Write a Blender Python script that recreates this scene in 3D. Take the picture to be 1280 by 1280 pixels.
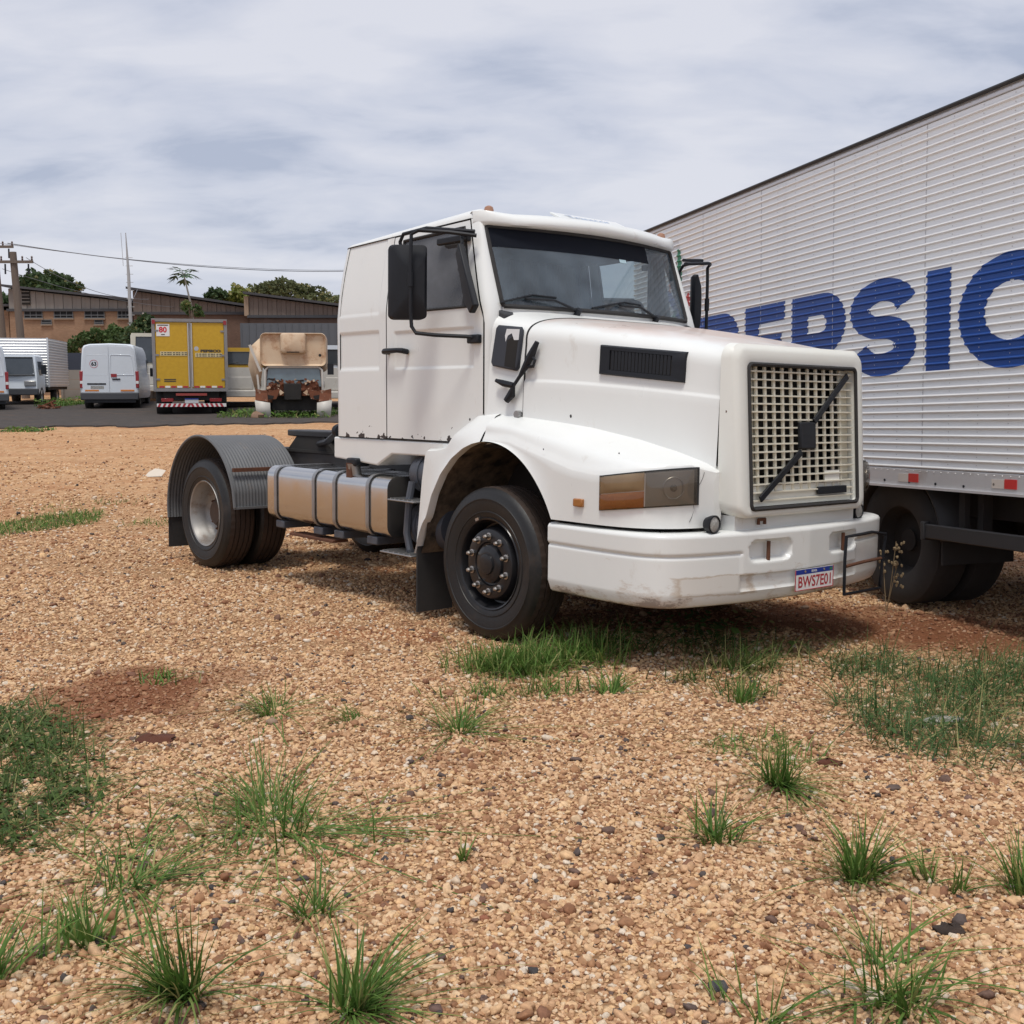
import bpy, bmesh, math, random
import numpy as np
from mathutils import Matrix, Vector
R = math.radians
random.seed(7); rng = np.random.default_rng(7)
scene = bpy.context.scene
COL = scene.collection
for o in list(bpy.data.objects): bpy.data.objects.remove(o)

# ------------------------------------------------------------------ camera, sky, sun, exposure
CAM_H, FPX, HORIZON = 1.7256, 1414.68, 481.07       # focal length and horizon row for a 1280 px picture
PITCH = math.atan((640 - HORIZON) / FPX)
cd = bpy.data.cameras.new('camera'); cam = bpy.data.objects.new('camera', cd); COL.objects.link(cam)
cam.location = (0, 0, CAM_H); cam.rotation_euler = (math.pi / 2 - PITCH, 0, 0)
cd.sensor_width = 36; cd.lens = 36 * FPX / 1280; cd.clip_start = .1; cd.clip_end = 2000
scene.camera = cam

SUN_DIR = Vector((-.10, -.46, 1.25)).normalized()    # towards the sun
world = bpy.data.worlds.new('World'); scene.world = world; world.use_nodes = True
wt = world.node_tree; wn = wt.nodes; wl = wt.links; wn.clear()
def wnode(t, **k):
    n = wn.new(t)
    for a, b in k.items(): setattr(n, a, b)
    return n
wo = wnode('ShaderNodeOutputWorld'); bg = wnode('ShaderNodeBackground'); bg.inputs[1].default_value = .1
wl.new(bg.outputs[0], wo.inputs[0])
sky = wnode('ShaderNodeTexSky', sky_type='NISHITA', sun_disc=False)
sky.sun_elevation = math.asin(SUN_DIR.z); sky.sun_rotation = math.atan2(SUN_DIR.x, SUN_DIR.y); sky.air_density = 1; sky.dust_density = 2
tc = wnode('ShaderNodeTexCoord'); sx = wnode('ShaderNodeSeparateXYZ'); wl.new(tc.outputs['Generated'], sx.inputs[0])
def wm(op, a, b=None, c=None):
    n = wnode('ShaderNodeMath', operation=op)
    for i, q in enumerate((a, b, c)):
        if q is None: continue
        if isinstance(q, (int, float)): n.inputs[i].default_value = q
        else: wl.new(q, n.inputs[i])
    return n.outputs[0]
zz = wm('ADD', wm('MAXIMUM', sx.outputs[2], 0.0), .27)
cx = wm('DIVIDE', sx.outputs[0], zz); cy = wm('DIVIDE', sx.outputs[1], zz)
cv = wnode('ShaderNodeCombineXYZ'); wl.new(cx, cv.inputs[0]); wl.new(cy, cv.inputs[1])
def wnoise(scale, detail, rough, dist, off, stretch=(1, 1, 1)):
    m = wnode('ShaderNodeMapping'); m.inputs['Location'].default_value = off; m.inputs['Scale'].default_value = stretch
    wl.new(cv.outputs[0], m.inputs[0])
    n = wnode('ShaderNodeTexNoise'); n.inputs['Scale'].default_value = scale; n.inputs['Detail'].default_value = detail
    n.inputs['Roughness'].default_value = rough; n.inputs['Distortion'].default_value = dist
    wl.new(m.outputs[0], n.inputs['Vector']); return n.outputs[0]
big = wnoise(1.5, 3, .5, .25, (3.4, 1.2, 0), (1, 1.5, 1)); fine = wnoise(4.2, 6, .55, .3, (7.3, 4.4, 2), (.8, 1.5, 1))
cl = wm('ADD', wm('MULTIPLY', big, .58), wm('MULTIPLY', fine, .42))
rmp = wnode('ShaderNodeValToRGB'); wl.new(cl, rmp.inputs[0]); e = rmp.color_ramp.elements
e[0].position = .385; e[0].color = (3.5, 3.85, 4.8, 1); e[1].position = .585; e[1].color = (5.75, 5.82, 6.35, 1)
k = e.new(.47); k.color = (4.75, 4.97, 5.75, 1)
mixw = wnode('ShaderNodeMix', data_type='RGBA'); mixw.inputs[0].default_value = .9
wl.new(sky.outputs[0], mixw.inputs[6]); wl.new(rmp.outputs[0], mixw.inputs[7]); wl.new(mixw.outputs[2], bg.inputs[0])

sl = bpy.data.lights.new('sun', 'SUN'); sl.energy = 1.75; sl.angle = R(14); sl.color = (1, .955, .88)
sun = bpy.data.objects.new('sun', sl); COL.objects.link(sun)
sun.rotation_euler = SUN_DIR.to_track_quat('Z', 'Y').to_euler()
vs = scene.view_settings; vs.view_transform = 'Standard'; vs.look = 'None'; vs.exposure = 0.40; vs.gamma = 1; vs.use_curve_mapping = False
scene.cycles.max_bounces = 5; scene.cycles.diffuse_bounces = 3; scene.cycles.transparent_max_bounces = 12

# ------------------------------------------------------------------ pixel of the photograph -> place in the yard
_c, _s = math.cos(PITCH), math.sin(PITCH)
def ray(px, py):
    X = (px - 640) / FPX; V = (640 - py) / FPX
    return np.array([X, _c + V * _s, -_s + V * _c])
def at(px, py, y):
    d = ray(px, py); return np.array([0, 0, CAM_H]) + d * y / d[1]
TRK_O = np.array([.7354, 8.2403, 0.]); YAW, TILT, ROLL = -.8625, .0047, .02
def _basis():
    X = np.array([math.cos(YAW) * math.cos(TILT), math.sin(YAW) * math.cos(TILT), math.sin(TILT)])
    Y = np.array([math.sin(YAW), -math.cos(YAW), 0]); Z = np.cross(X, -Y); c, s = math.cos(ROLL), math.sin(ROLL)
    return X, c * Y + s * Z, -s * Y + c * Z
TX, TY, TZ = _basis()                                # truck forward, truck right (towards the viewer), truck up
def bp(px, py, axis, val):                           # pixel -> truck coordinates on the plane where coordinate `axis` = val
    Bm = np.array([TX, TY, TZ]); c = Bm @ (np.array([0, 0, CAM_H]) - TRK_O); d = Bm @ ray(px, py)
    return c + d * (val - c[axis]) / d[axis]
def smooth01(t): t = np.clip(t, 0, 1); return t * t * (3 - 2 * t)
def gz(x, y):                                        # height of the yard
    x = np.asarray(x, float); y = np.asarray(y, float)
    s = (x - TRK_O[0]) * TY[0] + (y - TRK_O[1]) * TY[1]; t = (x - TRK_O[0]) * TX[0] + (y - TRK_O[1]) * TX[1]
    near = .034 * np.tanh(s * .02 / .034) + .02 * np.tanh(t * .0047 / .02)
    near = near * (1 - smooth01((y - 12) / 8))
    d = np.maximum(y - 12, 0); rise = np.where(d < 4, d * d * .029 / 8, (d - 2) * .029); rise = np.minimum(rise, .029 * 40)
    und = .012 * np.sin(x * .9 + 1.3) * np.sin(y * .8 + .4) + .008 * np.sin(x * 2.3 + y * 1.7)
    return near + rise + und * np.clip((y - 2) / 4, .3, 1) * .6
def ground(px, py):
    d = ray(px, py); lo, hi = 1.0, 120.0
    for _ in range(60):
        m = (lo + hi) / 2; p = np.array([0, 0, CAM_H]) + d * m
        if p[2] > gz(p[0], p[1]): lo = m
        else: hi = m
    return np.array([0, 0, CAM_H]) + d * lo

# ------------------------------------------------------------------ materials
MATS = {}
def mat(name, col, rough=.6, metal=0., col2=None, nscale=6., amt=.5, bump=0., bscale=60., dirt=None, dscale=2., dlo=.5, dhi=.7, coat=0., spec=.5, detail=5, stretch=(1, 1, 1), rvar=0.):
    if name in MATS: return MATS[name]
    m = bpy.data.materials.new(name); m.use_nodes = True; t = m.node_tree; N = t.nodes; L = t.links
    b = N['Principled BSDF']; b.inputs['Roughness'].default_value = rough; b.inputs['Metallic'].default_value = metal
    b.inputs['Coat Weight'].default_value = coat; b.inputs['Specular IOR Level'].default_value = spec
    b.inputs['Base Color'].default_value = (*col, 1)
    co = N.new('ShaderNodeTexCoord'); mp = N.new('ShaderNodeMapping'); mp.inputs['Scale'].default_value = stretch; L.new(co.outputs['Object'], mp.inputs[0])
    out = None
    def noise(sc, det=detail, r=.6):
        n = N.new('ShaderNodeTexNoise'); n.inputs['Scale'].default_value = sc; n.inputs['Detail'].default_value = det; n.inputs['Roughness'].default_value = r
        L.new(mp.outputs[0], n.inputs['Vector']); return n.outputs[0]
    def rng_(fac, lo, hi, a=0., bb=1.):
        r = N.new('ShaderNodeMapRange'); r.inputs[1].default_value = lo; r.inputs[2].default_value = hi; r.inputs[3].default_value = a; r.inputs[4].default_value = bb
        L.new(fac, r.inputs[0]); return r.outputs[0]
    def mix(fac, a, bcol):
        x = N.new('ShaderNodeMix'); x.data_type = 'RGBA'
        L.new(fac, x.inputs[0])
        if isinstance(a, tuple): x.inputs[6].default_value = (*a, 1)
        else: L.new(a, x.inputs[6])
        x.inputs[7].default_value = (*bcol, 1); return x.outputs[2]
    if col2 is not None: out = mix(rng_(noise(nscale), .5 - amt / 2, .5 + amt / 2), col, col2)
    if dirt is not None: out = mix(rng_(noise(dscale, 8, .7), dlo, dhi), out if out is not None else col, dirt)
    if out is not None: L.new(out, b.inputs['Base Color'])
    if rvar: L.new(rng_(noise(nscale * 1.7), .3, .7, max(rough - rvar, .03), rough + rvar), b.inputs['Roughness'])
    if bump:
        bn = N.new('ShaderNodeBump'); bn.inputs['Strength'].default_value = bump; bn.inputs['Distance'].default_value = .01
        L.new(noise(bscale, 4), bn.inputs['Height']); L.new(bn.outputs[0], b.inputs['Normal'])
    MATS[name] = m; return m
def glass(name, tint, dust_veil=.06, rough=.02, veilcol=(.5, .5, .48)):  # diffuse layer: dusty film, plus painted sky sheen on the tractor's windows
    if name in MATS: return MATS[name]
    m = bpy.data.materials.new(name); m.use_nodes = True; t = m.node_tree; N = t.nodes; L = t.links; N.clear()
    o = N.new('ShaderNodeOutputMaterial'); tr = N.new('ShaderNodeBsdfTransparent'); tr.inputs[0].default_value = (*tint, 1)
    gl = N.new('ShaderNodeBsdfGlossy'); gl.inputs['Roughness'].default_value = rough; df = N.new('ShaderNodeBsdfDiffuse'); df.inputs[0].default_value = (*veilcol, 1)
    fr = N.new('ShaderNodeFresnel'); ge = N.new('ShaderNodeNewGeometry'); io = N.new('ShaderNodeMapRange'); io.inputs[3].default_value = 1.6; io.inputs[4].default_value = 1 / 1.6; L.new(ge.outputs['Backfacing'], io.inputs[0]); L.new(io.outputs[0], fr.inputs[0])   # a thin pane: both faces meet air
    m1 = N.new('ShaderNodeMixShader'); m2 = N.new('ShaderNodeMixShader')
    co = N.new('ShaderNodeTexCoord'); n = N.new('ShaderNodeTexNoise'); n.inputs['Scale'].default_value = 3; n.inputs['Detail'].default_value = 6; L.new(co.outputs['Object'], n.inputs[0])
    r = N.new('ShaderNodeMapRange'); r.inputs[1].default_value = .3; r.inputs[2].default_value = .75; r.inputs[3].default_value = dust_veil * .5; r.inputs[4].default_value = dust_veil * 1.6; L.new(n.outputs[0], r.inputs[0])
    L.new(r.outputs[0], m1.inputs[0]); L.new(tr.outputs[0], m1.inputs[1]); L.new(df.outputs[0], m1.inputs[2])
    L.new(fr.outputs[0], m2.inputs[0]); L.new(m1.outputs[0], m2.inputs[1]); L.new(gl.outputs[0], m2.inputs[2]); L.new(m2.outputs[0], o.inputs[0])
    MATS[name] = m; return m

# ------------------------------------------------------------------ mesh builder
FLIP = False                                          # truck parts are drawn with y to the truck's right
class MB:
    def __init__(s): s.v = []; s.f = []
    def add(s, vs, fs):
        o = len(s.v); s.v += [tuple(float(c) for c in v) for v in vs]; s.f += [[i + o for i in f] for f in fs]; return s
    def box(s, x0, x1, y0, y1, z0, z1):
        v = [(x, y, z) for x in (x0, x1) for y in (y0, y1) for z in (z0, z1)]
        return s.add(v, [(0, 1, 3, 2), (4, 6, 7, 5), (0, 4, 5, 1), (2, 3, 7, 6), (0, 2, 6, 4), (1, 5, 7, 3)])
    def bar(s, p, q, w, hgt, up=(0, 0, 1)):           # square bar from p to q
        p = np.array(p, float); q = np.array(q, float); d = q - p; d /= np.linalg.norm(d)
        a = np.cross(d, np.array(up, float)); n = np.linalg.norm(a)
        if n < 1e-6: a = np.cross(d, np.array([1., 0, 0])); n = np.linalg.norm(a)
        a = a / n * w / 2; b = np.cross(a, d); b = b / np.linalg.norm(b) * hgt / 2
        v = [p + i * a + j * b for i, j in ((-1, -1), (1, -1), (1, 1), (-1, 1))] + [q + i * a + j * b for i, j in ((-1, -1), (1, -1), (1, 1), (-1, 1))]
        return s.add(v, [(3, 2, 1, 0), (4, 5, 6, 7), (0, 1, 5, 4), (1, 2, 6, 5), (2, 3, 7, 6), (3, 0, 4, 7)])
    def tube(s, path, r, n=8, closed=False, cap=True):
        P = [np.array(p, float) for p in path]; m = len(P); rr = r if isinstance(r, (list, tuple)) else [r] * m
        prev = None; vs = []
        for i in range(m):
            if closed: d = P[(i + 1) % m] - P[i - 1]
            else: d = P[min(i + 1, m - 1)] - P[max(i - 1, 0)]
            d = d / (np.linalg.norm(d) + 1e-9)
            if prev is None:
                a = np.cross(d, [0, 0, 1.]);
                if np.linalg.norm(a) < 1e-3: a = np.cross(d, [1., 0, 0])
            else: a = prev - d * (prev @ d)
            a = a / (np.linalg.norm(a) + 1e-9); b = np.cross(d, a); prev = a
            vs += [P[i] + rr[i] * (math.cos(t) * a + math.sin(t) * b) for t in np.arange(n) * 2 * math.pi / n]
        fs = []
        for i in range(m if closed else m - 1):
            j = (i + 1) % m
            fs += [(i * n + k, i * n + (k + 1) % n, j * n + (k + 1) % n, j * n + k) for k in range(n)]
        if cap and not closed: fs += [tuple(range(n - 1, -1, -1)), tuple((m - 1) * n + k for k in range(n))]
        return s.add(vs, fs)
    def cyl(s, p, q, r, r1=None, n=16): return s.tube([p, q], [r, r if r1 is None else r1], n)
    def grid(s, rows, cu=False, cv=False):
        m = len(rows); n = len(rows[0]); v = [p for r in rows for p in r]; f = []
        for i in range(m if cv else m - 1):
            for j in range(n if cu else n - 1):
                a, b = i, (i + 1) % m; c, d = j, (j + 1) % n
                f.append((a * n + c, a * n + d, b * n + d, b * n + c))
        return s.add(v, f)
    def lathe(s, prof, c=(0, 0, 0), axis=1, n=40):    # prof: (radius, position along axis)
        rows = []
        for r, a in prof:
            row = []
            for t in np.arange(n) * 2 * math.pi / n:
                p = [0, 0, 0]; o = [i for i in range(3) if i != axis]
                p[axis] = a + c[axis]; p[o[0]] = c[o[0]] + r * math.cos(t); p[o[1]] = c[o[1]] + r * math.sin(t); row.append(p)
            rows.append(row)
        return s.grid(rows, cu=True)
    def prism(s, poly, a0, a1, axis=1):
        o = [i for i in range(3) if i != axis]
        def mk(a): 
            r = []
            for u, w in poly:
                p = [0, 0, 0]; p[axis] = a; p[o[0]] = u; p[o[1]] = w; r.append(p)
            return r
        n = len(poly)
        return s.add(mk(a0) + mk(a1), [tuple(range(n)), tuple(range(2 * n - 1, n - 1, -1))] + [(i, i + n, (i + 1) % n + n, (i + 1) % n) for i in range(n)])
    def loops(s, L, cap0=False, cap1=False):
        n = len(L[0]); s.grid(L, cu=True); o = len(s.v) - n * len(L)
        if cap0: s.f.append([o + i for i in range(n - 1, -1, -1)])
        if cap1: s.f.append([o + (len(L) - 1) * n + i for i in range(n)])
        return s
    def blob(s, c, r, seed=0, n=8, amp=.25):          # lumpy stone
        q = np.random.default_rng(seed); rows = []
        for i in range(n // 2 + 1):
            ph = math.pi * i / (n // 2); row = []
            for j in range(n):
                t = 2 * math.pi * j / n; w = 1 + amp * (q.random() - .5) * 2
                row.append((c[0] + r[0] * w * math.sin(ph) * math.cos(t), c[1] + r[1] * w * math.sin(ph) * math.sin(t), c[2] + r[2] * w * math.cos(ph)))
            rows.append(row)
        return s.grid(rows, cu=True)
    def mir(s):                                        # the same shape on the other side (y -> -y)
        m = MB(); m.v = [(x, -y, z) for x, y, z in s.v]; m.f = [list(reversed(f)) for f in s.f]; return m
    def move(s, d): s.v = [(x + d[0], y + d[1], z + d[2]) for x, y, z in s.v]; return s
def mesh_of(name, mb, material, smooth=35, weld=False):
    me = bpy.data.meshes.new(name)
    v, f = mb.v, mb.f
    if FLIP: v = [(x, -y, z) for x, y, z in v]; f = [tuple(reversed(q)) for q in f]
    me.from_pydata(v, [], f)
    if weld:
        b = bmesh.new(); b.from_mesh(me); bmesh.ops.remove_doubles(b, verts=b.verts, dist=.0004); b.to_mesh(me); b.free()
    me.materials.append(material); me.update()
    if smooth:
        me.polygons.foreach_set('use_smooth', [True] * len(me.polygons)); me.set_sharp_from_angle(angle=R(smooth))
    return me
def obj(name, mb, material, parent=None, smooth=35, bevel=0., weld=False, solid=0.):
    me = mb if isinstance(mb, bpy.types.Mesh) else mesh_of(name, mb, material, smooth, weld)
    o = bpy.data.objects.new(name, me); COL.objects.link(o)
    if parent is not None: o.parent = parent
    if solid: md = o.modifiers.new('solid', 'SOLIDIFY'); md.thickness = solid; md.offset = -1
    if bevel: md = o.modifiers.new('bevel', 'BEVEL'); md.width = bevel; md.segments = 2; md.limit_method = 'ANGLE'; md.angle_limit = R(40)
    return o
def tag(o, label, cat, group=None):
    o['label'] = label; o['category'] = cat
    if group: o['group'] = group
    return o
def struct(o, kind='structure'): o['kind'] = kind; return o
def thing(name, label, cat, loc=(0, 0, 0), rz=0., group=None):
    o = bpy.data.objects.new(name, None); COL.objects.link(o); o.location = tuple(float(c) for c in loc); o.rotation_euler = (0, 0, rz); o.empty_display_size = .3
    return tag(o, label, cat, group)
def part(name, parent):
    o = bpy.data.objects.new(name, None); COL.objects.link(o); o.parent = parent; o.empty_display_size = .1; return o
def copy_tree(o, parent=None):
    c = o.copy(); COL.objects.link(c); c.parent = parent
    for ch in list(o.children): copy_tree(ch, c)
    return c
_tcache = {}
def text_mb(txt, size=1., bold=0., xs=1., depth=0.):   # flat letters, x right, z up, lower left at the origin
    cu = bpy.data.curves.new('t', 'FONT'); cu.body = txt; cu.size = size; cu.offset = bold; cu.resolution_u = 3; cu.extrude = depth
    o = bpy.data.objects.new('t', cu); COL.objects.link(o); dg = bpy.context.evaluated_depsgraph_get()
    me = o.evaluated_get(dg).to_mesh(); m = MB(); m.add([(v.co.x * xs, 0, v.co.y) for v in me.vertices], [list(p.vertices) for p in me.polygons])
    o.evaluated_get(dg).to_mesh_clear(); bpy.data.objects.remove(o); bpy.data.curves.remove(cu)
    xs_ = [v[0] for v in m.v]; zs = [v[2] for v in m.v]; m.w = max(xs_) - min(xs_); m.h = max(zs) - min(zs); m.move((-min(xs_), 0, -min(zs))); return m
def place(mb, origin, ux, uz, off=0.):                 # put a flat x/z drawing on a plane
    ux = np.array(ux, float); uz = np.array(uz, float); n = np.cross(ux, uz); o = np.array(origin, float)
    mb.v = [tuple(o + x * ux + z * uz + n * (y + off)) for x, y, z in mb.v]; return mb
def rrect(u0, u1, w0, w1, r, n=5):                     # rounded rectangle, counter-clockwise from the right
    pts = []
    for cx_, cy_, a in ((u1 - r, w0 + r, -90), (u1 - r, w1 - r, 0), (u0 + r, w1 - r, 90), (u0 + r, w0 + r, 180)):
        for i in range(n + 1):
            t = R(a + 90 * i / n); pts.append((cx_ + r * math.cos(t), cy_ + r * math.sin(t)))
    return pts
def lerp(a, b, t): return a + (b - a) * t
def interp(x, xs, ys): return float(np.interp(x, xs, ys))
# ================================================================== THE WHITE TRACTOR TRUCK
FLIP = True
PAINT = mat('white_truck_paint', (.80, .815, .795), .36, 0, (.745, .76, .74), 1.4, .9, coat=.25, dirt=(.47, .40, .32), dscale=2.6, dlo=.61, dhi=.95, rvar=.10, stretch=(1.8, 1.8, .7), bump=.05, bscale=2.2)
CREAM = mat('cream_plastic', (.79, .80, .755), .45, 0, (.75, .755, .70), 2.5, .8, dirt=(.42, .32, .2), dscale=5, dlo=.68, dhi=.95)
CREAMBAR = mat('cream_grille_bar', (.80, .775, .66), .5, 0, (.72, .68, .55), 9, .8, dirt=(.38, .26, .17), dscale=8, dlo=.68, dhi=.9)
BLACK = mat('black_plastic', (.007, .0085, .012), .5, 0, (.013, .015, .02), 5, .8, spec=.35)
RUBBER = mat('black_rubber', (.02, .02, .021), .75, 0, (.035, .033, .032), 8, .8)
VOID = mat('dark_underbody', (.012, .012, .013), .9, 0, (.03, .026, .023), 4, .7)
SLATE = mat('slate_blue_tank_paint', (.075, .085, .105), .5, 0, (.06, .066, .08), 4, .8, dirt=(.16, .12, .09), dscale=4, dlo=.6, dhi=.9)
TYRE = mat('tyre_rubber', (.0055, .0055, .006), .5, 0, (.011, .0108, .0105), 5, .8, bump=.15, bscale=40, dirt=(.06, .042, .03), dscale=3.5, dlo=.55, dhi=.95)
TREAD = mat('dusty_tread_rubber', (.022, .016, .013), .8, 0, (.055, .033, .023), 7, .8, bump=.3, bscale=60)
RIMBLK = mat('gloss_black_rim', (.012, .012, .014), .28, 0, (.02, .02, .022), 6, .8, coat=.15, spec=.3, dirt=(.05, .04, .03), dscale=6, dlo=.72, dhi=.95)
STEEL = mat('bright_steel', (.42, .40, .38), .38, 1, (.45, .42, .39), 14, .8, rvar=.1)
RIMSTL = mat('worn_silver_rim', (.40, .40, .39), .52, .6, (.27, .25, .23), 7, .8, dirt=(.16, .09, .05), dscale=7, dlo=.52, dhi=.8)
ALU = mat('brushed_aluminium_tank', (.63, .62, .605), .17, 1, (.56, .55, .53), 3, .9, bump=.03, bscale=6, rvar=.06, dirt=(.36, .31, .26), dscale=5, dlo=.66, dhi=.95)
STRAP = mat('galvanised_strap', (.42, .42, .42), .45, .9, (.3, .3, .3), 20, .8)
GUARD = mat('grey_mudguard_plastic', (.13, .135, .14), .6, 0, (.095, .097, .10), 4, .8, dirt=(.2, .15, .11), dscale=5, dlo=.58, dhi=.9)
RUST = mat('rusty_steel', (.16, .062, .03), .85, .1, (.075, .035, .022), 9, .8, bump=.3, bscale=50)
AMBER = mat('amber_lens', (.40, .16, .04), .2, 0, (.30, .12, .03), 6, .8, coat=.3)
AMBERPALE = mat('faded_amber_lens', (.36, .25, .135), .22, 0, (.27, .19, .11), 6, .8, coat=.3)
LENS = mat('lamp_reflector', (.42, .41, .39), .28, .8, None, coat=.8, stretch=(22, 22, .5), bump=.18, bscale=3., detail=2)
SEAL = mat('seam_rubber', (.03, .03, .03), .8)
CLOTH = mat('dark_grey_cloth', (.055, .058, .065), .95, 0, (.035, .037, .042), 6, .8)
CURTAIN = mat('grey_curtain_cloth', (.13, .145, .16), .9, 0, (.10, .11, .125), 6, .8)
SCREEN = glass('windscreen_glass', (.55, .62, .64), .32, veilcol=(.22, .28, .335))  # dusty blue-grey layer, with sky reflection painted in as diffuse colour
SIDEGL = glass('tinted_side_glass', (.16, .17, .18), .42, veilcol=(.20, .205, .22))  # flat grey diffuse layer paints the sky's reflection into the pane
WHITE = mat('plain_white', (.78, .78, .77), .5)
BLUE = mat('plate_blue', (.015, .045, .30), .45)
RED = mat('plate_red', (.42, .03, .045), .5)

def hood_paint():
    m = PAINT.copy(); m.name = 'faded_bonnet_paint'; t = m.node_tree; N = t.nodes; L = t.links; b = N['Principled BSDF']
    src = b.inputs['Base Color'].links[0].from_socket
    co = N.new('ShaderNodeTexCoord'); s = N.new('ShaderNodeSeparateXYZ'); L.new(co.outputs['Object'], s.inputs[0])
    n = N.new('ShaderNodeTexNoise'); n.inputs['Scale'].default_value = 3.5; n.inputs['Detail'].default_value = 6; L.new(co.outputs['Object'], n.inputs[0])
    # primer showing through on the crown of the bonnet: distance above the sloping crown line
    a = N.new('ShaderNodeMath'); a.operation = 'MULTIPLY_ADD'; L.new(s.outputs[0], a.inputs[0]); a.inputs[1].default_value = .135; L.new(s.outputs[2], a.inputs[2])
    c = N.new('ShaderNodeMath'); c.operation = 'MULTIPLY_ADD'; L.new(n.outputs[0], c.inputs[0]); c.inputs[1].default_value = .12; L.new(a.outputs[0], c.inputs[2])
    r = N.new('ShaderNodeMapRange'); r.inputs[1].default_value = 2.185; r.inputs[2].default_value = 2.25; r.inputs[4].default_value = .7; L.new(c.outputs[0], r.inputs[0])
    x = N.new('ShaderNodeMix'); x.data_type = 'RGBA'; L.new(r.outputs[0], x.inputs[0]); L.new(src, x.inputs[6]); x.inputs[7].default_value = (.60, .42, .34, 1)
    L.new(x.outputs[2], b.inputs['Base Color']); return m
HOODP = hood_paint()
def chip_paint():                                      # paint flaked off in black patches along the lower edge of the sleeper side
    m = PAINT.copy(); m.name = 'chipped_white_paint'; t = m.node_tree; N = t.nodes; L = t.links; b = N['Principled BSDF']
    src = b.inputs['Base Color'].links[0].from_socket
    co = N.new('ShaderNodeTexCoord'); s = N.new('ShaderNodeSeparateXYZ'); L.new(co.outputs['Object'], s.inputs[0])
    n = N.new('ShaderNodeTexNoise'); n.inputs['Scale'].default_value = 17; n.inputs['Detail'].default_value = 3; L.new(co.outputs['Object'], n.inputs[0])
    a = N.new('ShaderNodeMapRange'); a.inputs[1].default_value = 1.32; a.inputs[2].default_value = 1.47; a.inputs[3].default_value = .155; a.inputs[4].default_value = -.2; L.new(s.outputs[2], a.inputs[0])
    c = N.new('ShaderNodeMath'); c.operation = 'ADD'; L.new(n.outputs[0], c.inputs[0]); L.new(a.outputs[0], c.inputs[1])
    r = N.new('ShaderNodeMapRange'); r.inputs[1].default_value = .70; r.inputs[2].default_value = .715; L.new(c.outputs[0], r.inputs[0])
    x = N.new('ShaderNodeMix'); x.data_type = 'RGBA'; L.new(r.outputs[0], x.inputs[0]); L.new(src, x.inputs[6]); x.inputs[7].default_value = (.02, .02, .025, 1)
    L.new(x.outputs[2], b.inputs['Base Color']); return m
CHIP = chip_paint()
def bumper_paint():
    m = PAINT.copy(); m.name = 'scuffed_bumper_paint'; t = m.node_tree; N = t.nodes; L = t.links; b = N['Principled BSDF']
    src = b.inputs['Base Color'].links[0].from_socket
    co = N.new('ShaderNodeTexCoord'); mp = N.new('ShaderNodeMapping'); mp.inputs['Scale'].default_value = (1, 1, 2.4); L.new(co.outputs['Object'], mp.inputs[0])
    s = N.new('ShaderNodeSeparateXYZ'); L.new(co.outputs['Object'], s.inputs[0])
    n = N.new('ShaderNodeTexNoise'); n.inputs['Scale'].default_value = 2.6; n.inputs['Detail'].default_value = 9; n.inputs['Roughness'].default_value = .72; L.new(mp.outputs[0], n.inputs[0])
    a = N.new('ShaderNodeMapRange'); a.inputs[1].default_value = .42; a.inputs[2].default_value = .72; a.inputs[3].default_value = .085; a.inputs[4].default_value = -.10; L.new(s.outputs[2], a.inputs[0])
    c = N.new('ShaderNodeMath'); c.operation = 'ADD'; L.new(n.outputs[0], c.inputs[0]); L.new(a.outputs[0], c.inputs[1])
    r = N.new('ShaderNodeMapRange'); r.inputs[1].default_value = .55; r.inputs[2].default_value = .66; r.inputs[4].default_value = .75; L.new(c.outputs[0], r.inputs[0])
    x = N.new('ShaderNodeMix'); x.data_type = 'RGBA'; L.new(r.outputs[0], x.inputs[0]); L.new(src, x.inputs[6]); x.inputs[7].default_value = (.46, .36, .27, 1)
    r2 = N.new('ShaderNodeMapRange'); r2.inputs[1].default_value = .63; r2.inputs[2].default_value = .65; r2.inputs[4].default_value = .6; L.new(c.outputs[0], r2.inputs[0])
    x2 = N.new('ShaderNodeMix'); x2.data_type = 'RGBA'; L.new(r2.outputs[0], x2.inputs[0]); L.new(x.outputs[2], x2.inputs[6]); x2.inputs[7].default_value = (.22, .2, .2, 1)
    def M(op, a, c=0.):
        n_ = N.new('ShaderNodeMath'); n_.operation = op
        for i, q in ((0, a), (1, c)):
            if isinstance(q, (int, float)): n_.inputs[i].default_value = q
            else: L.new(q, n_.inputs[i])
        return n_.outputs[0]
    d = M('ADD', M('MAXIMUM', M('DIVIDE', M('ABSOLUTE', M('ADD', s.outputs[1], .78)), .27), M('DIVIDE', M('ABSOLUTE', M('SUBTRACT', s.outputs[2], .535)), .055)), M('MULTIPLY', M('SUBTRACT', n.outputs[0], .5), 1.1))
    band = M('MULTIPLY', M('GREATER_THAN', s.outputs[0], 1.2), M('SUBTRACT', 1., M('MINIMUM', 1., M('MULTIPLY', M('ABSOLUTE', M('SUBTRACT', d, .95)), 6.)))); fillm = M('MULTIPLY', M('MULTIPLY', M('LESS_THAN', d, .95), M('GREATER_THAN', s.outputs[0], 1.2)), .28)
    x3 = N.new('ShaderNodeMix'); x3.data_type = 'RGBA'; L.new(M('MAXIMUM', M('MULTIPLY', band, .75), fillm), x3.inputs[0]); L.new(x2.outputs[2], x3.inputs[6]); x3.inputs[7].default_value = (.45, .35, .25, 1)
    L.new(x3.outputs[2], b.inputs['Base Color']); return m
BUMPP = bumper_paint()

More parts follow.
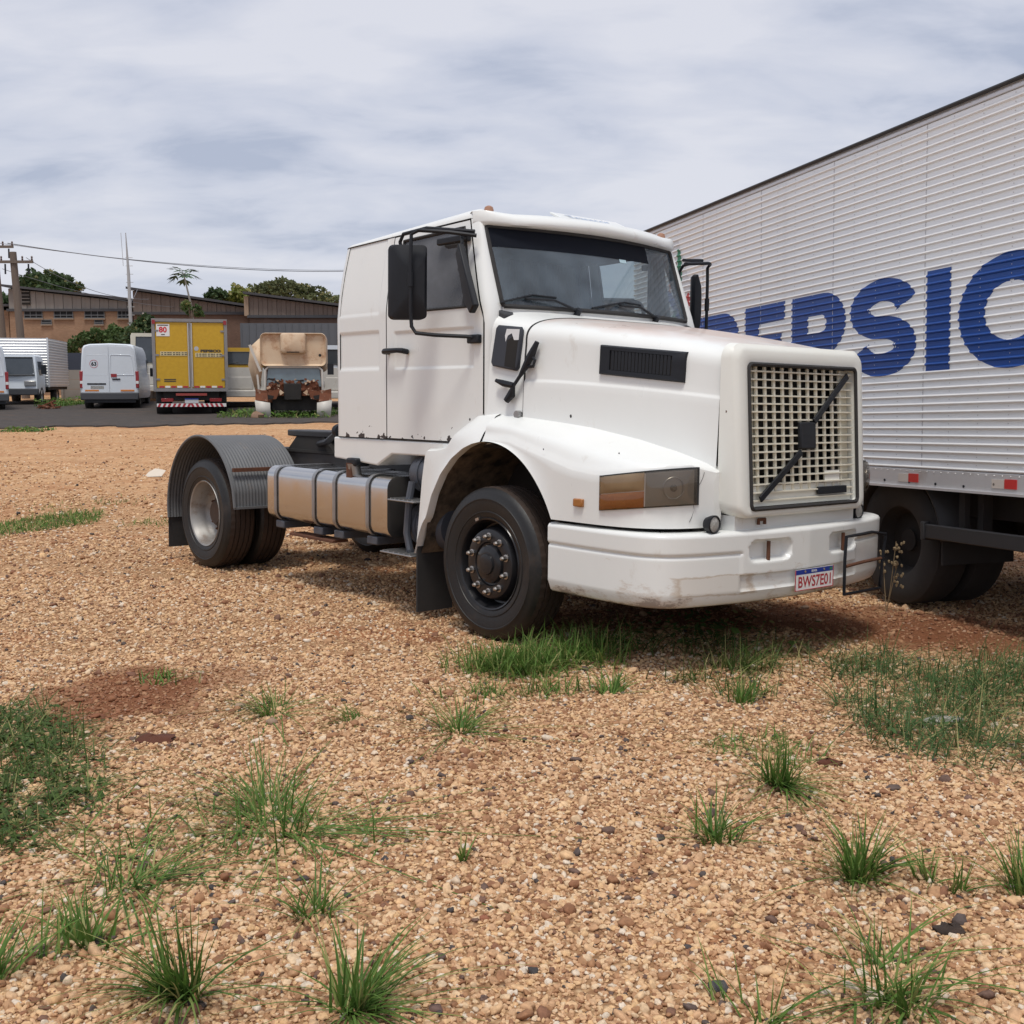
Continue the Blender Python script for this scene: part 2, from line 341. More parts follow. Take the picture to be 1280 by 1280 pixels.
truck = thing('tractor_truck', 'white bonneted tractor truck with cream grille and red numbered plate on gravel', 'truck')
truck.matrix_world = Matrix(((TX[0], -TY[0], TZ[0], TRK_O[0]), (TX[1], -TY[1], TZ[1], TRK_O[1]), (TX[2], -TY[2], TZ[2], TRK_O[2]), (0, 0, 0, 1)))

# ---- cab shell as horizontal sections: k 0 rear centre, 2 rear corner, 3 door rear, 4 door front, 5 windscreen corner, 6 front centre
def cab_xy(k, z):
    ys = 1.09 - .008 * max(0, 2.25 - z) if z < 2.25 else 1.09 - .085 * ((z - 2.25) / .55) ** 1.2
    xr = -2.12 + (.03 * ((z - 2.4) / .4) ** 2 if z > 2.4 else 0)
    xdf = -.19 if z < 2.15 else -.19 - .26 * (z - 2.15) / .64
    xc = -.17 if z < 2.235 else -.17 - .2 * (z - 2.235) / .565
    yc = .945
    if k <= 1: return xr, k * (ys - .12)
    if k <= 2:
        t = (k - 1) * math.pi / 2; return xr + .12 * (1 - math.cos(t)), ys - .12 + .12 * math.sin(t)
    if k <= 3: return lerp(xr + .12, -1.35, k - 2), ys
    if k <= 4: return lerp(-1.35, xdf, k - 3), ys - .006 * (k - 3)
    if k <= 5:
        t = k - 4; a = np.array([xdf, ys - .006]); b = np.array([max(xc, xdf + .05) + .015, ys - .03]); c = np.array([xc, yc])
        return tuple((1 - t) ** 2 * a + 2 * t * (1 - t) * b + t * t * c)
    t = k - 5; return xc + .15 * (1 - (1 - t) ** 2), yc * (1 - t)
def emboss(d, w=.012): return smooth01(np.array(d / w + .5))
def side_relief(x, z):                                 # pressed panels in the door and the sleeper side
    r = 0.
    def rect(x0, x1, z0, z1): return min(x - x0, x1 - x, z - z0, z1 - z)
    r -= .009 * float(emboss(rect(-1.24, -.31, 1.83, 2.095)))
    r -= .009 * float(emboss(rect(-2.3, -1.45, 1.835, 2.11)))
    r -= .006 * float(emboss(rect(-2.3, -1.45, 2.245, 2.9)))
    return r
def warp(x, k, z):                                    # the roof line climbs towards the front
    return (z - 2.25) / .54 * .062 * min(max((x + 2.12) / 1.7, 0), 1) * (1 if k <= 4.5 else max(0, (5 - k) / .5)) if z > 2.25 else 0.
def cab_grid(k0, k1, nk, z0, z1, nz, relief=False, off=0.):
    rows = []
    for j in range(nz + 1):
        z = lerp(z0, z1, j / nz); row = []
        for i in range(nk + 1):
            k = lerp(k0, k1, i / nk); x, y = cab_xy(k, z)
            row.append((x, y + off + (side_relief(x, z) if relief else 0), z + warp(x, k, z)))
        rows.append(row)
    return rows
ZB, ZT = 1.305, 2.785
shell = MB()
shell.grid(cab_grid(0, 1, 4, ZB, ZT, 8)); shell.grid(cab_grid(1, 2, 6, ZB, ZT, 8))
shell.grid(cab_grid(2, 2.994, 70, ZB, ZT, 120, True))
shell.grid(cab_grid(4.012, 5, 8, ZB, ZT, 20))
shell.grid(cab_grid(5, 6, 8, 1.5, 2.235, 4)); shell.grid(cab_grid(5, 6, 10, 2.79, 2.80, 1))
full = MB(); full.add(shell.v, shell.f); m_ = shell.mir(); full.add(m_.v, m_.f)
cab = obj('cab', full, CHIP, truck, 40, weld=True)
inner = MB().box(-2.08, .05, -1.04, 1.04, 1.28, 1.30)
obj('cab_floor', inner, VOID, truck)
# roof
loopk = list(np.linspace(0, 1, 5)[:-1]) + list(np.linspace(1, 2, 7)[:-1]) + list(np.linspace(2, 4, 12)[:-1]) + list(np.linspace(4, 5, 6)[:-1]) + list(np.linspace(5, 6, 9))
base = [(*cab_xy(k, 2.788), warp(cab_xy(k, 2.788)[0], k, 2.788)) for k in loopk]; ring = base + [(x, -y, w) for x, y, w in reversed(base[1:-1])]
rl = []
for d, zc in ((0, 0), (.004, .02), (.02, .045), (.05, .068), (.11, .088), (.22, .105), (.42, .12), (.7, .13), (.98, .135)):
    L_ = []
    for x, y, wz_ in ring:
        X = -1.25 + (x + 1.25) * (1 - d); s_ = .45 + .6 * np.clip((X + 2.12) / 1.75, 0, 1); L_.append((X, y * (1 - d), 2.788 + wz_ * (1 - d) + zc * s_))
    rl.append(L_)
obj('roof', MB().loops(rl, cap1=True), PAINT, truck, 60)
obj('roof_seam', MB().tube([(cab_xy(k, 2.78)[0], cab_xy(k, 2.78)[1] * .999, 2.7865 + warp(cab_xy(k, 2.78)[0], k, 2.7865)) for k in np.linspace(1, 4, 24)], .004, 6), SEAL, truck)
# forehead over the windscreen
rows = []
for t in np.linspace(-1, 1, 33):
    a = abs(t); x, y = cab_xy(6 - min(a, 1) * 1.0, 2.80) if a < .93 else cab_xy(5 - (a - .93) / .07 * .9, 2.80)
    if a < .93: x, y = cab_xy(6 - a / .93, 2.80)
    y *= (1 if t >= 0 else -1); fw = .085 * (1 - a ** 5) + .012
    sec = [(-.30, 2.875 - .03 * a ** 3), (-.12, 2.912 - .035 * a ** 3), (fw * .45, 2.90 - .04 * a ** 3), (fw * .9, 2.872 - .035 * a), (fw, 2.843 - .03 * a), (fw * .92, 2.822 - .022 * a), (fw * .3, 2.808 - .01 * a), (-.03, 2.80)]
    up = .035 * float(smooth01(np.array((a - .72) / .28)))
    rows.append([(x + dx, y * (1 + .012 * float(smooth01(np.array((a - .8) / .15)))) * (1 if dx > -.1 else lerp(.985, .95, a ** 6)), z + (up * .1 if i_ < 2 else up if i_ < 4 else up * .4 if i_ < 6 else 0) - (.03 * a ** 8 if i_ == 0 else 0)) for i_, (dx, z) in enumerate(sec)])
obj('forehead_visor', MB().grid(rows), PAINT, truck, 60)
# roof board with faded lettering
rb = obj('roof_board', MB().prism([(-.22, 2.895), (-.37, 2.962), (-.375, 2.95), (-.24, 2.88)], -.34, .34), PAINT, truck, bevel=.004)
tm = text_mb('Transcor', .11, .002, 1.05); place(tm, (-.256, .24, 2.913), (0, -1, 0), (-.9129, 0, .4081), -.003)
obj('faded_lettering', tm, mat('faded_blue_print', (.35, .42, .55), .6), rb)
for yy in (.93, -.93):
    obj('roof_marker_lamp', MB().lathe([(.034, 0), (.034, .018), (.028, .038), (.012, .047), (0.001, .048)], (-.40, yy * .95, 2.895), 2, 14), mat('faded_marker_lens', (.36, .19, .12), .4), truck)
# windscreen
def screen_pt(t, z, off=0.):
    x, y = cab_xy(6 - abs(t), z); return (x + off, y * (1 if t >= 0 else -1), z)
wg = MB().grid([[screen_pt(t, z) for t in np.linspace(-1, 1, 25)] for z in np.linspace(2.24, 2.797, 9)])
ws = obj('windscreen', wg, SCREEN, truck, 60)
edge = [screen_pt(t, 2.24, .004) for t in np.linspace(-.985, .985, 25)] + [screen_pt(1, z, .004) for z in np.linspace(2.26, 2.775, 8)] + [screen_pt(t, 2.797, .004) for t in np.linspace(.985, -.985, 25)] + [screen_pt(-1, z, .004) for z in np.linspace(2.775, 2.26, 8)]
obj('windscreen_seal', MB().tube(edge, .017, 6, closed=True), RUBBER, ws)
obj('sun_strip', MB().grid([[screen_pt(t, z, .004) for t in np.linspace(-.58, .99, 20)] for z in np.linspace(2.655, 2.795, 4)]), mat('dark_sun_strip', (.006, .008, .014), .6, spec=.12), ws)
obj('inspection_sticker', MB().grid([[screen_pt(t, z, .003) for t in (-.27, -.19)] for z in (2.63, 2.655)]), mat('pale_blue_sticker', (.5, .68, .74), .5), ws)
for ys_, d_ in ((.40, 1), (-.47, 1)):
    w_ = MB(); p0 = np.array(screen_pt(ys_, 2.232, .03)); p1 = np.array(screen_pt(ys_ + .42, 2.30, .02)); p2 = np.array(screen_pt(ys_ + .72, 2.262, .016))
    w_.tube([p0, p0 * .5 + p1 * .5 + np.array([.02, 0, .03]), p1], .009, 6); w_.cyl(p0 - np.array([.02, 0, .03]), p0 + np.array([.012, 0, .012]), .022, n=10)
    q0 = np.array(screen_pt(ys_ + .16, 2.318, .014)); q1 = np.array(screen_pt(ys_ + .45, 2.312, .014)); 
    w_.tube([q0, q0 * .3 + q1 * .7 + np.array([.004, 0, .012]), p2], .008, 6); w_.tube([p1, p1 + np.array([0, 0, .016])], .012, 6)
    obj('wiper', w_, BLACK, truck)
# inside
obj('dashboard', MB().prism([(-.16, 1.9), (-.10, 2.18), (-.2, 2.225), (-.5, 2.17), (-.55, 1.95)], -.98, .98), CLOTH, truck, bevel=.01)
obj('sleeper_curtain', MB().grid([[(-1.42 + .012 * math.sin(i * 1.9), lerp(-.99, .99, i / 80), z) for i in range(81)] for z in (1.32, 2.78)]), CLOTH, truck)
obj('headlining', MB().box(-1.42, -.40, -.95, .95, 2.765, 2.782), CLOTH, truck)
for yy in (.5, -.5):
    st = part('seat', truck)
    obj('cushion', MB().box(-1.25, -.72, yy - .25, yy + .25, 1.55, 1.74), CLOTH, st, bevel=.04)
    obj('backrest', MB().prism([(-1.30, 1.7), (-1.16, 1.7), (-1.26, 2.32), (-1.38, 2.32)], yy - .24, yy + .24), CLOTH, st, bevel=.03)
sw = part('steering_wheel', truck); cst = np.array([-.46, -.52, 2.20])
a_ = np.array([0, 1., 0]); b_ = np.array([.52, 0, .85]); b_ /= np.linalg.norm(b_); b2 = np.array([.85, 0, -.52]) * 0 + np.array([-.62, 0, .78])
rimp = [cst + .215 * (math.cos(t) * a_ + math.sin(t) * np.array([.55, 0, .835])) for t in np.arange(28) * 2 * math.pi / 28]
obj('rim', MB().tube(rimp, .017, 8, closed=True), BLACK, sw); sp = MB()
for t in (R(10), R(170), R(270)): sp.tube([cst + np.array([.03, 0, -.02]), cst + .21 * (math.cos(t) * a_ + math.sin(t) * np.array([.55, 0, .835]))], .014, 6)
sp.cyl(cst + np.array([.3, 0, -.25]), cst + np.array([.02, 0, -.01]), .03); obj('spoke', sp, BLACK, sw)
cu = MB().grid([[(lerp(-.55, -.27 - .12 * (z - 2.24) / .55, i / 60) + 0, -.945 + .02 * math.sin(i * 1.35) - .045 * (1 - i / 60) + .07, z) for i in range(61)] for z in np.linspace(2.2, 2.76, 6)])
obj('window_curtain', cu, CURTAIN, truck, 80)
# doors on both sides
def door_mb():
    m = MB(); a, b = 3.006, 3.988
    m.grid(cab_grid(a, b, 110, 1.312, 2.235, 90, True)); m.grid(cab_grid(a, b, 60, 2.745, 2.778, 2)); m.grid(cab_grid(a, 3.13, 6, 2.235, 2.745, 12)); m.grid(cab_grid(3.925, b, 4, 2.235, 2.745, 12)); return m
def ring_k(k0, k1, z0, z1, off, n=14):
    f = lambda k, z: (cab_xy(k, z)[0], cab_xy(k, z)[1] + off, z + warp(cab_xy(k, z)[0], k, z))
    return [f(k, z0) for k in np.linspace(k0, k1, n)][:-1] + [f(k1, z) for z in np.linspace(z0, z1, n)][:-1] + [f(k, z1) for k in np.linspace(k1, k0, n)][:-1] + [f(k0, z) for z in np.linspace(z1, z0, n)][:-1]
glm = MB().grid(cab_grid(3.13, 3.925, 8, 2.235, 2.745, 6, off=-.008))
seal = MB().tube(ring_k(3.135, 3.92, 2.24, 2.74, -.002), .011, 6, closed=True)
gap = MB().tube(ring_k(3.0, 3.998, 1.308, 2.782, -.013), .011, 6, closed=True)
hand = MB().tube([(-1.315, 1.085, 1.955), (-1.315, 1.135, 1.955), (-1.28, 1.15, 1.957), (-1.12, 1.15, 1.96), (-1.08, 1.135, 1.957), (-1.08, 1.085, 1.95)], [.02, .02, .022, .018, .02, .02], 8)
for s_ in (1, -1):
    F = (lambda m: m) if s_ == 1 else (lambda m: m.mir())
    d = obj('door', F(door_mb()), CHIP if s_ == 1 else PAINT, truck, 40)
    obj('window', F(glm), SIDEGL if s_ == 1 else glass('clear_side_glass', (.80, .86, .86), .05), d); obj('window_seal', F(seal), RUBBER, d); obj('door_seal', F(gap), SEAL, d); obj('handle', F(hand), BLACK, d)
# lower cab valance
sk = MB().prism([(-2.12, 1.298), (-2.12, 1.13), (-1.50, 1.095), (-1.30, 1.19), (-.6, 1.195), (-.6, 1.298)], .6, 1.072)
obj('cab_valance', sk, PAINT, truck, bevel=.012); obj('cab_valance', sk.mir(), PAINT, truck, bevel=.012)
obj('valance_gap', MB().box(-2.10, -.1, -1.05, 1.05, 1.297, 1.307), SEAL, truck)

# ---- bonnet and cowl
def bon(X):                                            # half width at shoulder, crown height
    if X < .118: return lerp(1.058, .972, (X + .2) / .318), lerp(2.245, 2.17, (X + .2) / .318)
    u = (X - .118) / 1.402; return .972 - .33 * u + .02 * math.sin(math.pi * u), 2.168 - .215 * u ** 1.25
def bon_sec(X, zlow=1.0, n=22, off=0.):
    w, zt = bon(X); zs = zt - .20; pts = [(X, w + .035 + off, zlow), (X, w + .02 + off, 1.5), (X, w + .008 + off, zs - .08)]
    for t in np.linspace(0, math.pi / 2, n): pts.append((X, (w + off) * math.cos(t) ** .42, zs + (zt - zs + off) * math.sin(t) ** .62))
    return pts
def bon_y(X, z):
    w, zt = bon(X); zs = zt - .20
    if z <= zs: return w + .02 * (1 - (z - 1.5) / (zs - 1.5))
    s_ = min(((z - zs) / (zt - zs)) ** (1 / .62), .999); return w * math.cos(math.asin(s_)) ** .42
def both(fn, xs):
    rows = []
    for X in xs: h_ = fn(X); rows.append(h_ + [(x, -y, z) for x, y, z in reversed(h_[:-1])])
    return rows
obj('cowl', MB().grid(both(lambda X: bon_sec(X, 1.44), np.linspace(-.178, .108, 8))), PAINT, truck, 50)
def hood_relief(rows): 
    out = []
    for r in rows:
        q = []
        for x, y, z in r:
            g_ = 1.70 + .03 * (1 - x); d = (.012 if z < g_ else 0); q.append((x, y + math.copysign(d, y) * (1 if abs(y) > .3 else 0), z))
        out.append(q)
    return out
def bon_sec2(X):
    zl_ = interp(X, [.74, .80], [1.42, 1.0]); p = bon_sec(X); zc_ = p[2][2] - interp(X, [.12, 1.5], [.17, .06]); lo = [(X, lerp(p[0][1], p[2][1], (z - 1.0) / (p[2][2] - 1.0)) + .012 * (1 - float(smooth01(np.array((z - zc_) / .03)))), z) for z in (zl_, max(1.2, zl_ + .02), 1.5, zc_ - .04, zc_, zc_ + .006, zc_ + .012, zc_ + .018, zc_ + .024, zc_ + .03)]
    return lo + p[2:]
bonnet = obj('bonnet', MB().grid(both(bon_sec2, np.linspace(.122, 1.50, 40))), HOODP, truck, 60)
seamp = bon_sec(.115, 1.50, 22); seamp = seamp + [(x, -y, z) for x, y, z in reversed(seamp[:-1])]
obj('bonnet_seam', MB().tube([(x, y * .996, z - .004) for x, y, z in seamp], .0075, 6, cap=False), SEAL, bonnet)
seamp = bon_sec(1.503, 1.0, 22); seamp = seamp + [(x, -y, z) for x, y, z in reversed(seamp[:-1])]
obj('front_panel_seam', MB().tube([(x, y * .985, z - .006) for x, y, z in seamp], .006, 6, cap=False), SEAL, bonnet)
# front panel round the grille
def fx(z): return 1.665 - .055 * (z - .98) / .85
def floop(hw, z0, z1, r, X=None, dx=0.): return [((fx(z) + dx) if X is None else X, y, z) for y, z in rrect(-hw, hw, z0, z1, r, 7)]
bsec = bon_sec(1.506, .945, 22)
pl_ = [floop(.676, .935, 1.955, .10, 1.506), floop(.670, .926, 1.950, .09, 1.57), floop(.662, .924, 1.942, .085, dx=-.028), floop(.648, .927, 1.928, .08, dx=-.008), floop(.628, .935, 1.905, .07, dx=0), floop(.566, .965, 1.84, .035, dx=.002), floop(.556, .975, 1.83, .03, dx=-.004), floop(.55, .98, 1.825, .03, dx=-.07)]
front = obj('front_panel', MB().loops(pl_), CREAM, truck, 50)
obj('grille_surround', MB().tube(floop(.556, .975, 1.83, .03, dx=.004), .013, 6, closed=True), RUBBER, front)
obj('panel_screw', MB().cyl((1.55, .655, 1.55), (1.55, .672, 1.55), .008, n=8), RUST, front)
# grille
grille = part('grille', truck)
obj('radiator_shadow', MB().box(1.40, 1.42, -.54, .54, .985, 1.82), VOID, grille)
GX = lambda z, d=0.: fx(z) - .03 + d
sp_ = .0482; zs_ = [1.815 - sp_ * (i + .5) for i in range(17)]
hb = None
for i, z in enumerate(zs_):
    o = obj('grille_bar', MB().prism([(GX(z, -.022), z - .0055), (GX(z, .012), z - .004), (GX(z, .012), z + .004), (GX(z, -.022), z + .0055)], -.545, .545), CREAMBAR, grille, 0)
for j in range(11):
    y = -.435 + .087 * j; z0, z1 = zs_[15] if j not in (2,) else zs_[15], 1.815
    obj('grille_bar', MB().add([(GX(z, dx), y + w, z) for z in (z0, 1.818) for dx, w in ((-.016, -.012), (-.004, -.010), (-.004, .010), (-.016, .012))], [(0, 1, 5, 4), (1, 2, 6, 5), (2, 3, 7, 6), (0, 3, 2, 1), (4, 5, 6, 7)]), CREAMBAR, grille, 0)
for y0, y1 in ((-.547, -.435), (.435, .547)):
    obj('grille_side_plate', MB().add([(GX(z, -.03), y, z) for z in (.985, 1.818) for y in (y0, y1)], [(0, 1, 3, 2)]), CREAMBAR, grille, 0)
obj('grille_lower_plate', MB().add([(GX(z, -.012), y, z) for z in (.985, zs_[14] - .01) for y in (-.545, .545)], [(0, 1, 3, 2)]), CREAM, grille, 0)
obj('repair_plate', MB().add([(GX(z, .004), y, z) for z in (zs_[14] - .01, zs_[13] + .018) for y in (-.40, -.235)], [(0, 1, 3, 2)]), CREAM, grille, 0)
zc = 1.405
obj('emblem_plate', MB().prism([(GX(zc - .08, .01), zc - .085), (GX(zc - .08, .036), zc - .08), (GX(zc + .08, .036), zc + .08), (GX(zc + .08, .01), zc + .085)], -.105, .055), BLACK, grille, bevel=.006)
0 and obj('emblem_oval', MB().lathe([(.001, .004), (.05, .004), (.056, 0)], (GX(zc, .036), -.025, zc), 0, 20), mat('dark_grey_emblem', (.05, .052, .058), .4), grille)
for (ya, za), (yb, zb) in (((-.10, zc + .085), (-.475, 1.785)), ((.04, zc - .10), (.46, 1.03))):
    obj('emblem_bar', MB().bar((GX(za, .026), ya, za), (GX(zb, .026), yb, zb), .04, .014, up=(1, 0, 0)), BLACK, grille, bevel=.003)
obj('badge_strip', MB().prism([(GX(1.055, .0), 1.035), (GX(1.055, .02), 1.035), (GX(1.09, .02), 1.082), (GX(1.09, .0), 1.082)], -.46, -.15), BLACK, grille, bevel=.004)
# bonnet side vents
for s_ in (1, -1):
    F = (lambda m: m) if s_ == 1 else (lambda m: m.mir())
    def vg(x0, x1, n, off, skew=.035):
        f = lambda u, v: (lambda X, z: (X, bon_y(X, z) + off, z))(lerp(x0, x1, u), lerp(1.772, 1.957, v) - .055 * u)
        return f
    f = vg(.70, 1.275, 1, 0); fr_ = MB()
    def ringp(u0, u1, v0, v1, off, n=10):
        P = [(u, v0) for u in np.linspace(u0, u1, n)] + [(u1, v) for v in np.linspace(v0, v1, n)] + [(u, v1) for u in np.linspace(u1, u0, n)] + [(u0, v) for v in np.linspace(v1, v0, n)]
        return [(lambda p: (p[0], p[1] + off, p[2]))(f(u, v)) for u, v in P]
    fr_.loops([ringp(0, 1, 0, 1, .004), ringp(.005, .995, .02, .98, .02), ringp(.02, .98, .05, .95, .026), ringp(.13, .86, .18, .84, .024), ringp(.135, .855, .19, .83, .006)])
    v_ = obj('bonnet_vent', F(fr_), BLACK, truck)
    obj('vent_back', F(MB().grid([[(lambda p: (p[0], p[1] + .013, p[2]))(f(u, v)) for u in np.linspace(.12, .87, 10)] for v in (.16, .86)])), VOID, v_)
    for i in range(17):
        u = lerp(.145, .845, (i + .5) / 17); a = f(u, .19); b = f(u, .83)
        obj('louvre', F(MB().bar((a[0], a[1] + .019, a[2]), (b[0], b[1] + .019, b[2]), .018, .006, up=(.6, 1, 0))), BLACK, v_, 0)
# black air intake with torn silver tape on the cowl
def cowl_pt(X, z, off): w, zt = bon(X); return (X, lerp(w + .02, w, (z - 1.5) / .5) + off, z)
ai = MB(); q = [(-.135, 1.835), (.075, 1.795), (.098, 2.085), (-.10, 2.105)]
def iq(sx_, off): 
    c = np.mean(q, 0); r = []
    for i in range(4):
        a, b = np.array(q[i]), np.array(q[(i + 1) % 4])
        for t in (.08, .3, .5, .7, .92): p = c + (lerp(a, b, t) - c) * sx_; r.append(cowl_pt(p[0], p[1], off))
    return r
air = obj('air_intake', MB().loops([iq(1, .003), iq(1, .024), iq(.93, .032), iq(.6, .032)], cap1=True), mat('slate_intake_plastic', (.035, .04, .052), .6), truck, 40)
obj('intake_mesh', MB().add([cowl_pt(X, z, .0335) for X, z in ((-.02, 1.83), (.062, 1.815), (.08, 2.0), (.05, 2.03), (-.005, 2.0))], [(0, 1, 2, 3, 4)]), VOID, air)
obj('torn_tape', MB().add([cowl_pt(X, z, .035) for X, z in ((-.01, 2.075), (.09, 2.07), (.085, 2.0), (.05, 2.0), (.03, 2.045), (.0, 2.03), (-.015, 1.99), (-.022, 2.03))], [tuple(range(8))]), mat('silver_tape', (.7, .71, .72), .4), air)
# bonnet latch strap hanging over the seam
lp = [cowl_pt(X, z, o_) if X < .118 else (X, bon_y(X, z) + o_, z) for X, z, o_ in ((.235, 1.985, .035), (.195, 1.90, .04), (.15, 1.82, .04), (.11, 1.76, .04), (.075, 1.70, .05), (.05, 1.64, .04), (.01, 1.60, .035))]
la = MB().tube(lp, [.016, .028, .024, .013, .012, .03, .022], 8); la.tube([lp[1], (.235, bon_y(.235, 1.87) + .05, 1.865), (.225, bon_y(.22, 1.82) + .05, 1.825), lp[2]], .011, 6)
la.tube([lp[4], (-.02, lp[4][1] + .01, 1.715), (-.075, lp[4][1] + .03, 1.735)], [.02, .022, .012], 8)
obj('bonnet_latch', la, BLACK, truck)
obj('cowl_hinge', MB().cyl((.09, 1.0, 1.51), (.09, 1.035, 1.51), .026, n=12), STRAP, truck)

# ---- fenders
FXS = [-.06, .13, .4, .66, 1.0, 1.27, 1.44, 1.52]
def f_in(X): return interp(X, FXS, [1.512, 1.502, 1.477, 1.447, 1.38, 1.305, 1.245, 1.20])
def f_out(X): return interp(X, [-.06, .90, 1.0, 1.1, 1.2, 1.28, 1.35, 1.41, 1.46, 1.495, 1.52], [1.2, 1.2, 1.198, 1.19, 1.172, 1.143, 1.10, 1.04, .96, .86, .72])
def f_sh(X): return interp(X, [-.06, .2, .5, .8, 1.0, 1.2, 1.4, 1.48, 1.52], [1.385, 1.375, 1.30, 1.225, 1.205, 1.215, 1.235, 1.235, 1.18])
def f_lo(X): return .52 + .81 * math.sqrt(max(0, 1 - (X / .70) ** 2)) if X < .634 else .868
def catmull(P, n):
    P = [np.array(p) for p in P]; P = [2 * P[0] - P[1]] + P + [2 * P[-1] - P[-2]]; out = []
    for i in range(1, len(P) - 2):
        for t in np.arange(n) / n:
            a, b, c, d = P[i - 1:i + 3]; out.append(.5 * (2 * b + (c - a) * t + (2 * a - 5 * b + 4 * c - d) * t * t + (3 * b - a - 3 * c + d) * t ** 3))
    out.append(P[-2]); return out
def fsec(X):
    yi = bon(X)[0] - .01 if X < 1.5 else .62; yo = f_out(X); zi, zs, zl = f_in(X), f_sh(X), f_lo(X); yi = min(yi, yo - .05)
    top = catmull([(yi, zi), (lerp(yi, yo, .42), lerp(zi, zs, .20)), (lerp(yi, yo, .80), lerp(zi, zs, .55)), (yo - .022, zs), (yo + .0, zs - .045)], 5)
    zz_ = zs - .05; pts = [(X, p[0], p[1]) for p in top]
    lip = .016 * float(smooth01(np.array((.75 - X) / .3)))
    for t in np.linspace(0, 1, 8)[1:]: pts.append((X, yo + lip * t ** 2, min(lerp(zz_, zl, t), zz_)))
    pts.append((X, yo - .06, zl + .002)); return pts
fxs = sorted(set(list(np.linspace(-.055, .60, 26)) + [.61, .62, .628, .634] + list(np.linspace(.66, 1.40, 26)) + list(np.linspace(1.41, 1.52, 12))))
fm = MB().grid([fsec(X) for X in fxs])
fx_cap = MB().add(fsec(1.52), [tuple(range(len(fsec(1.52))))])
def outer_pt(X, z, off):                               # point on the outer fender skin, pushed out along the plan normal
    e_ = .004; t = np.array([2 * e_, f_out(X + e_) - f_out(X - e_)]); n = np.array([-t[1], t[0]]); n /= np.linalg.norm(n)
    return (X + n[0] * off, f_out(X) + n[1] * off, z)
def strip(us, lo, hi, o0, o1, nz=4, bulge=0.):
    if bulge: nz = 9
    def f(X, v, off):
        u_ = (X - us[0]) / (us[-1] - us[0]); b_ = bulge * (max(0., math.sin(math.pi * u_)) * math.sin(math.pi * v)) ** .45 if bulge and off == o1 and 0 < v < 1 else 0.
        return outer_pt(X, lerp(lo(X), hi(X), v), off + b_)
    m = MB(); A = [[f(X, v, o1) for X in us] for v in np.linspace(0, 1, nz)]; m.grid(A)
    for row in (0, 1): m.grid([[f(X, row, o0) for X in us], [f(X, row, o1) for X in us]])
    for X in (us[0], us[-1]): m.grid([[f(X, v, o0) for v in np.linspace(0, 1, nz)], [f(X, v, o1) for v in np.linspace(0, 1, nz)]])
    return m
llo = lambda X: interp(X, [1.05, 1.49], [.958, 1.008]); lhi = lambda X: interp(X, [1.05, 1.49], [1.155, 1.218]); lmid = lambda X: lerp(llo(X), lhi(X), .47)
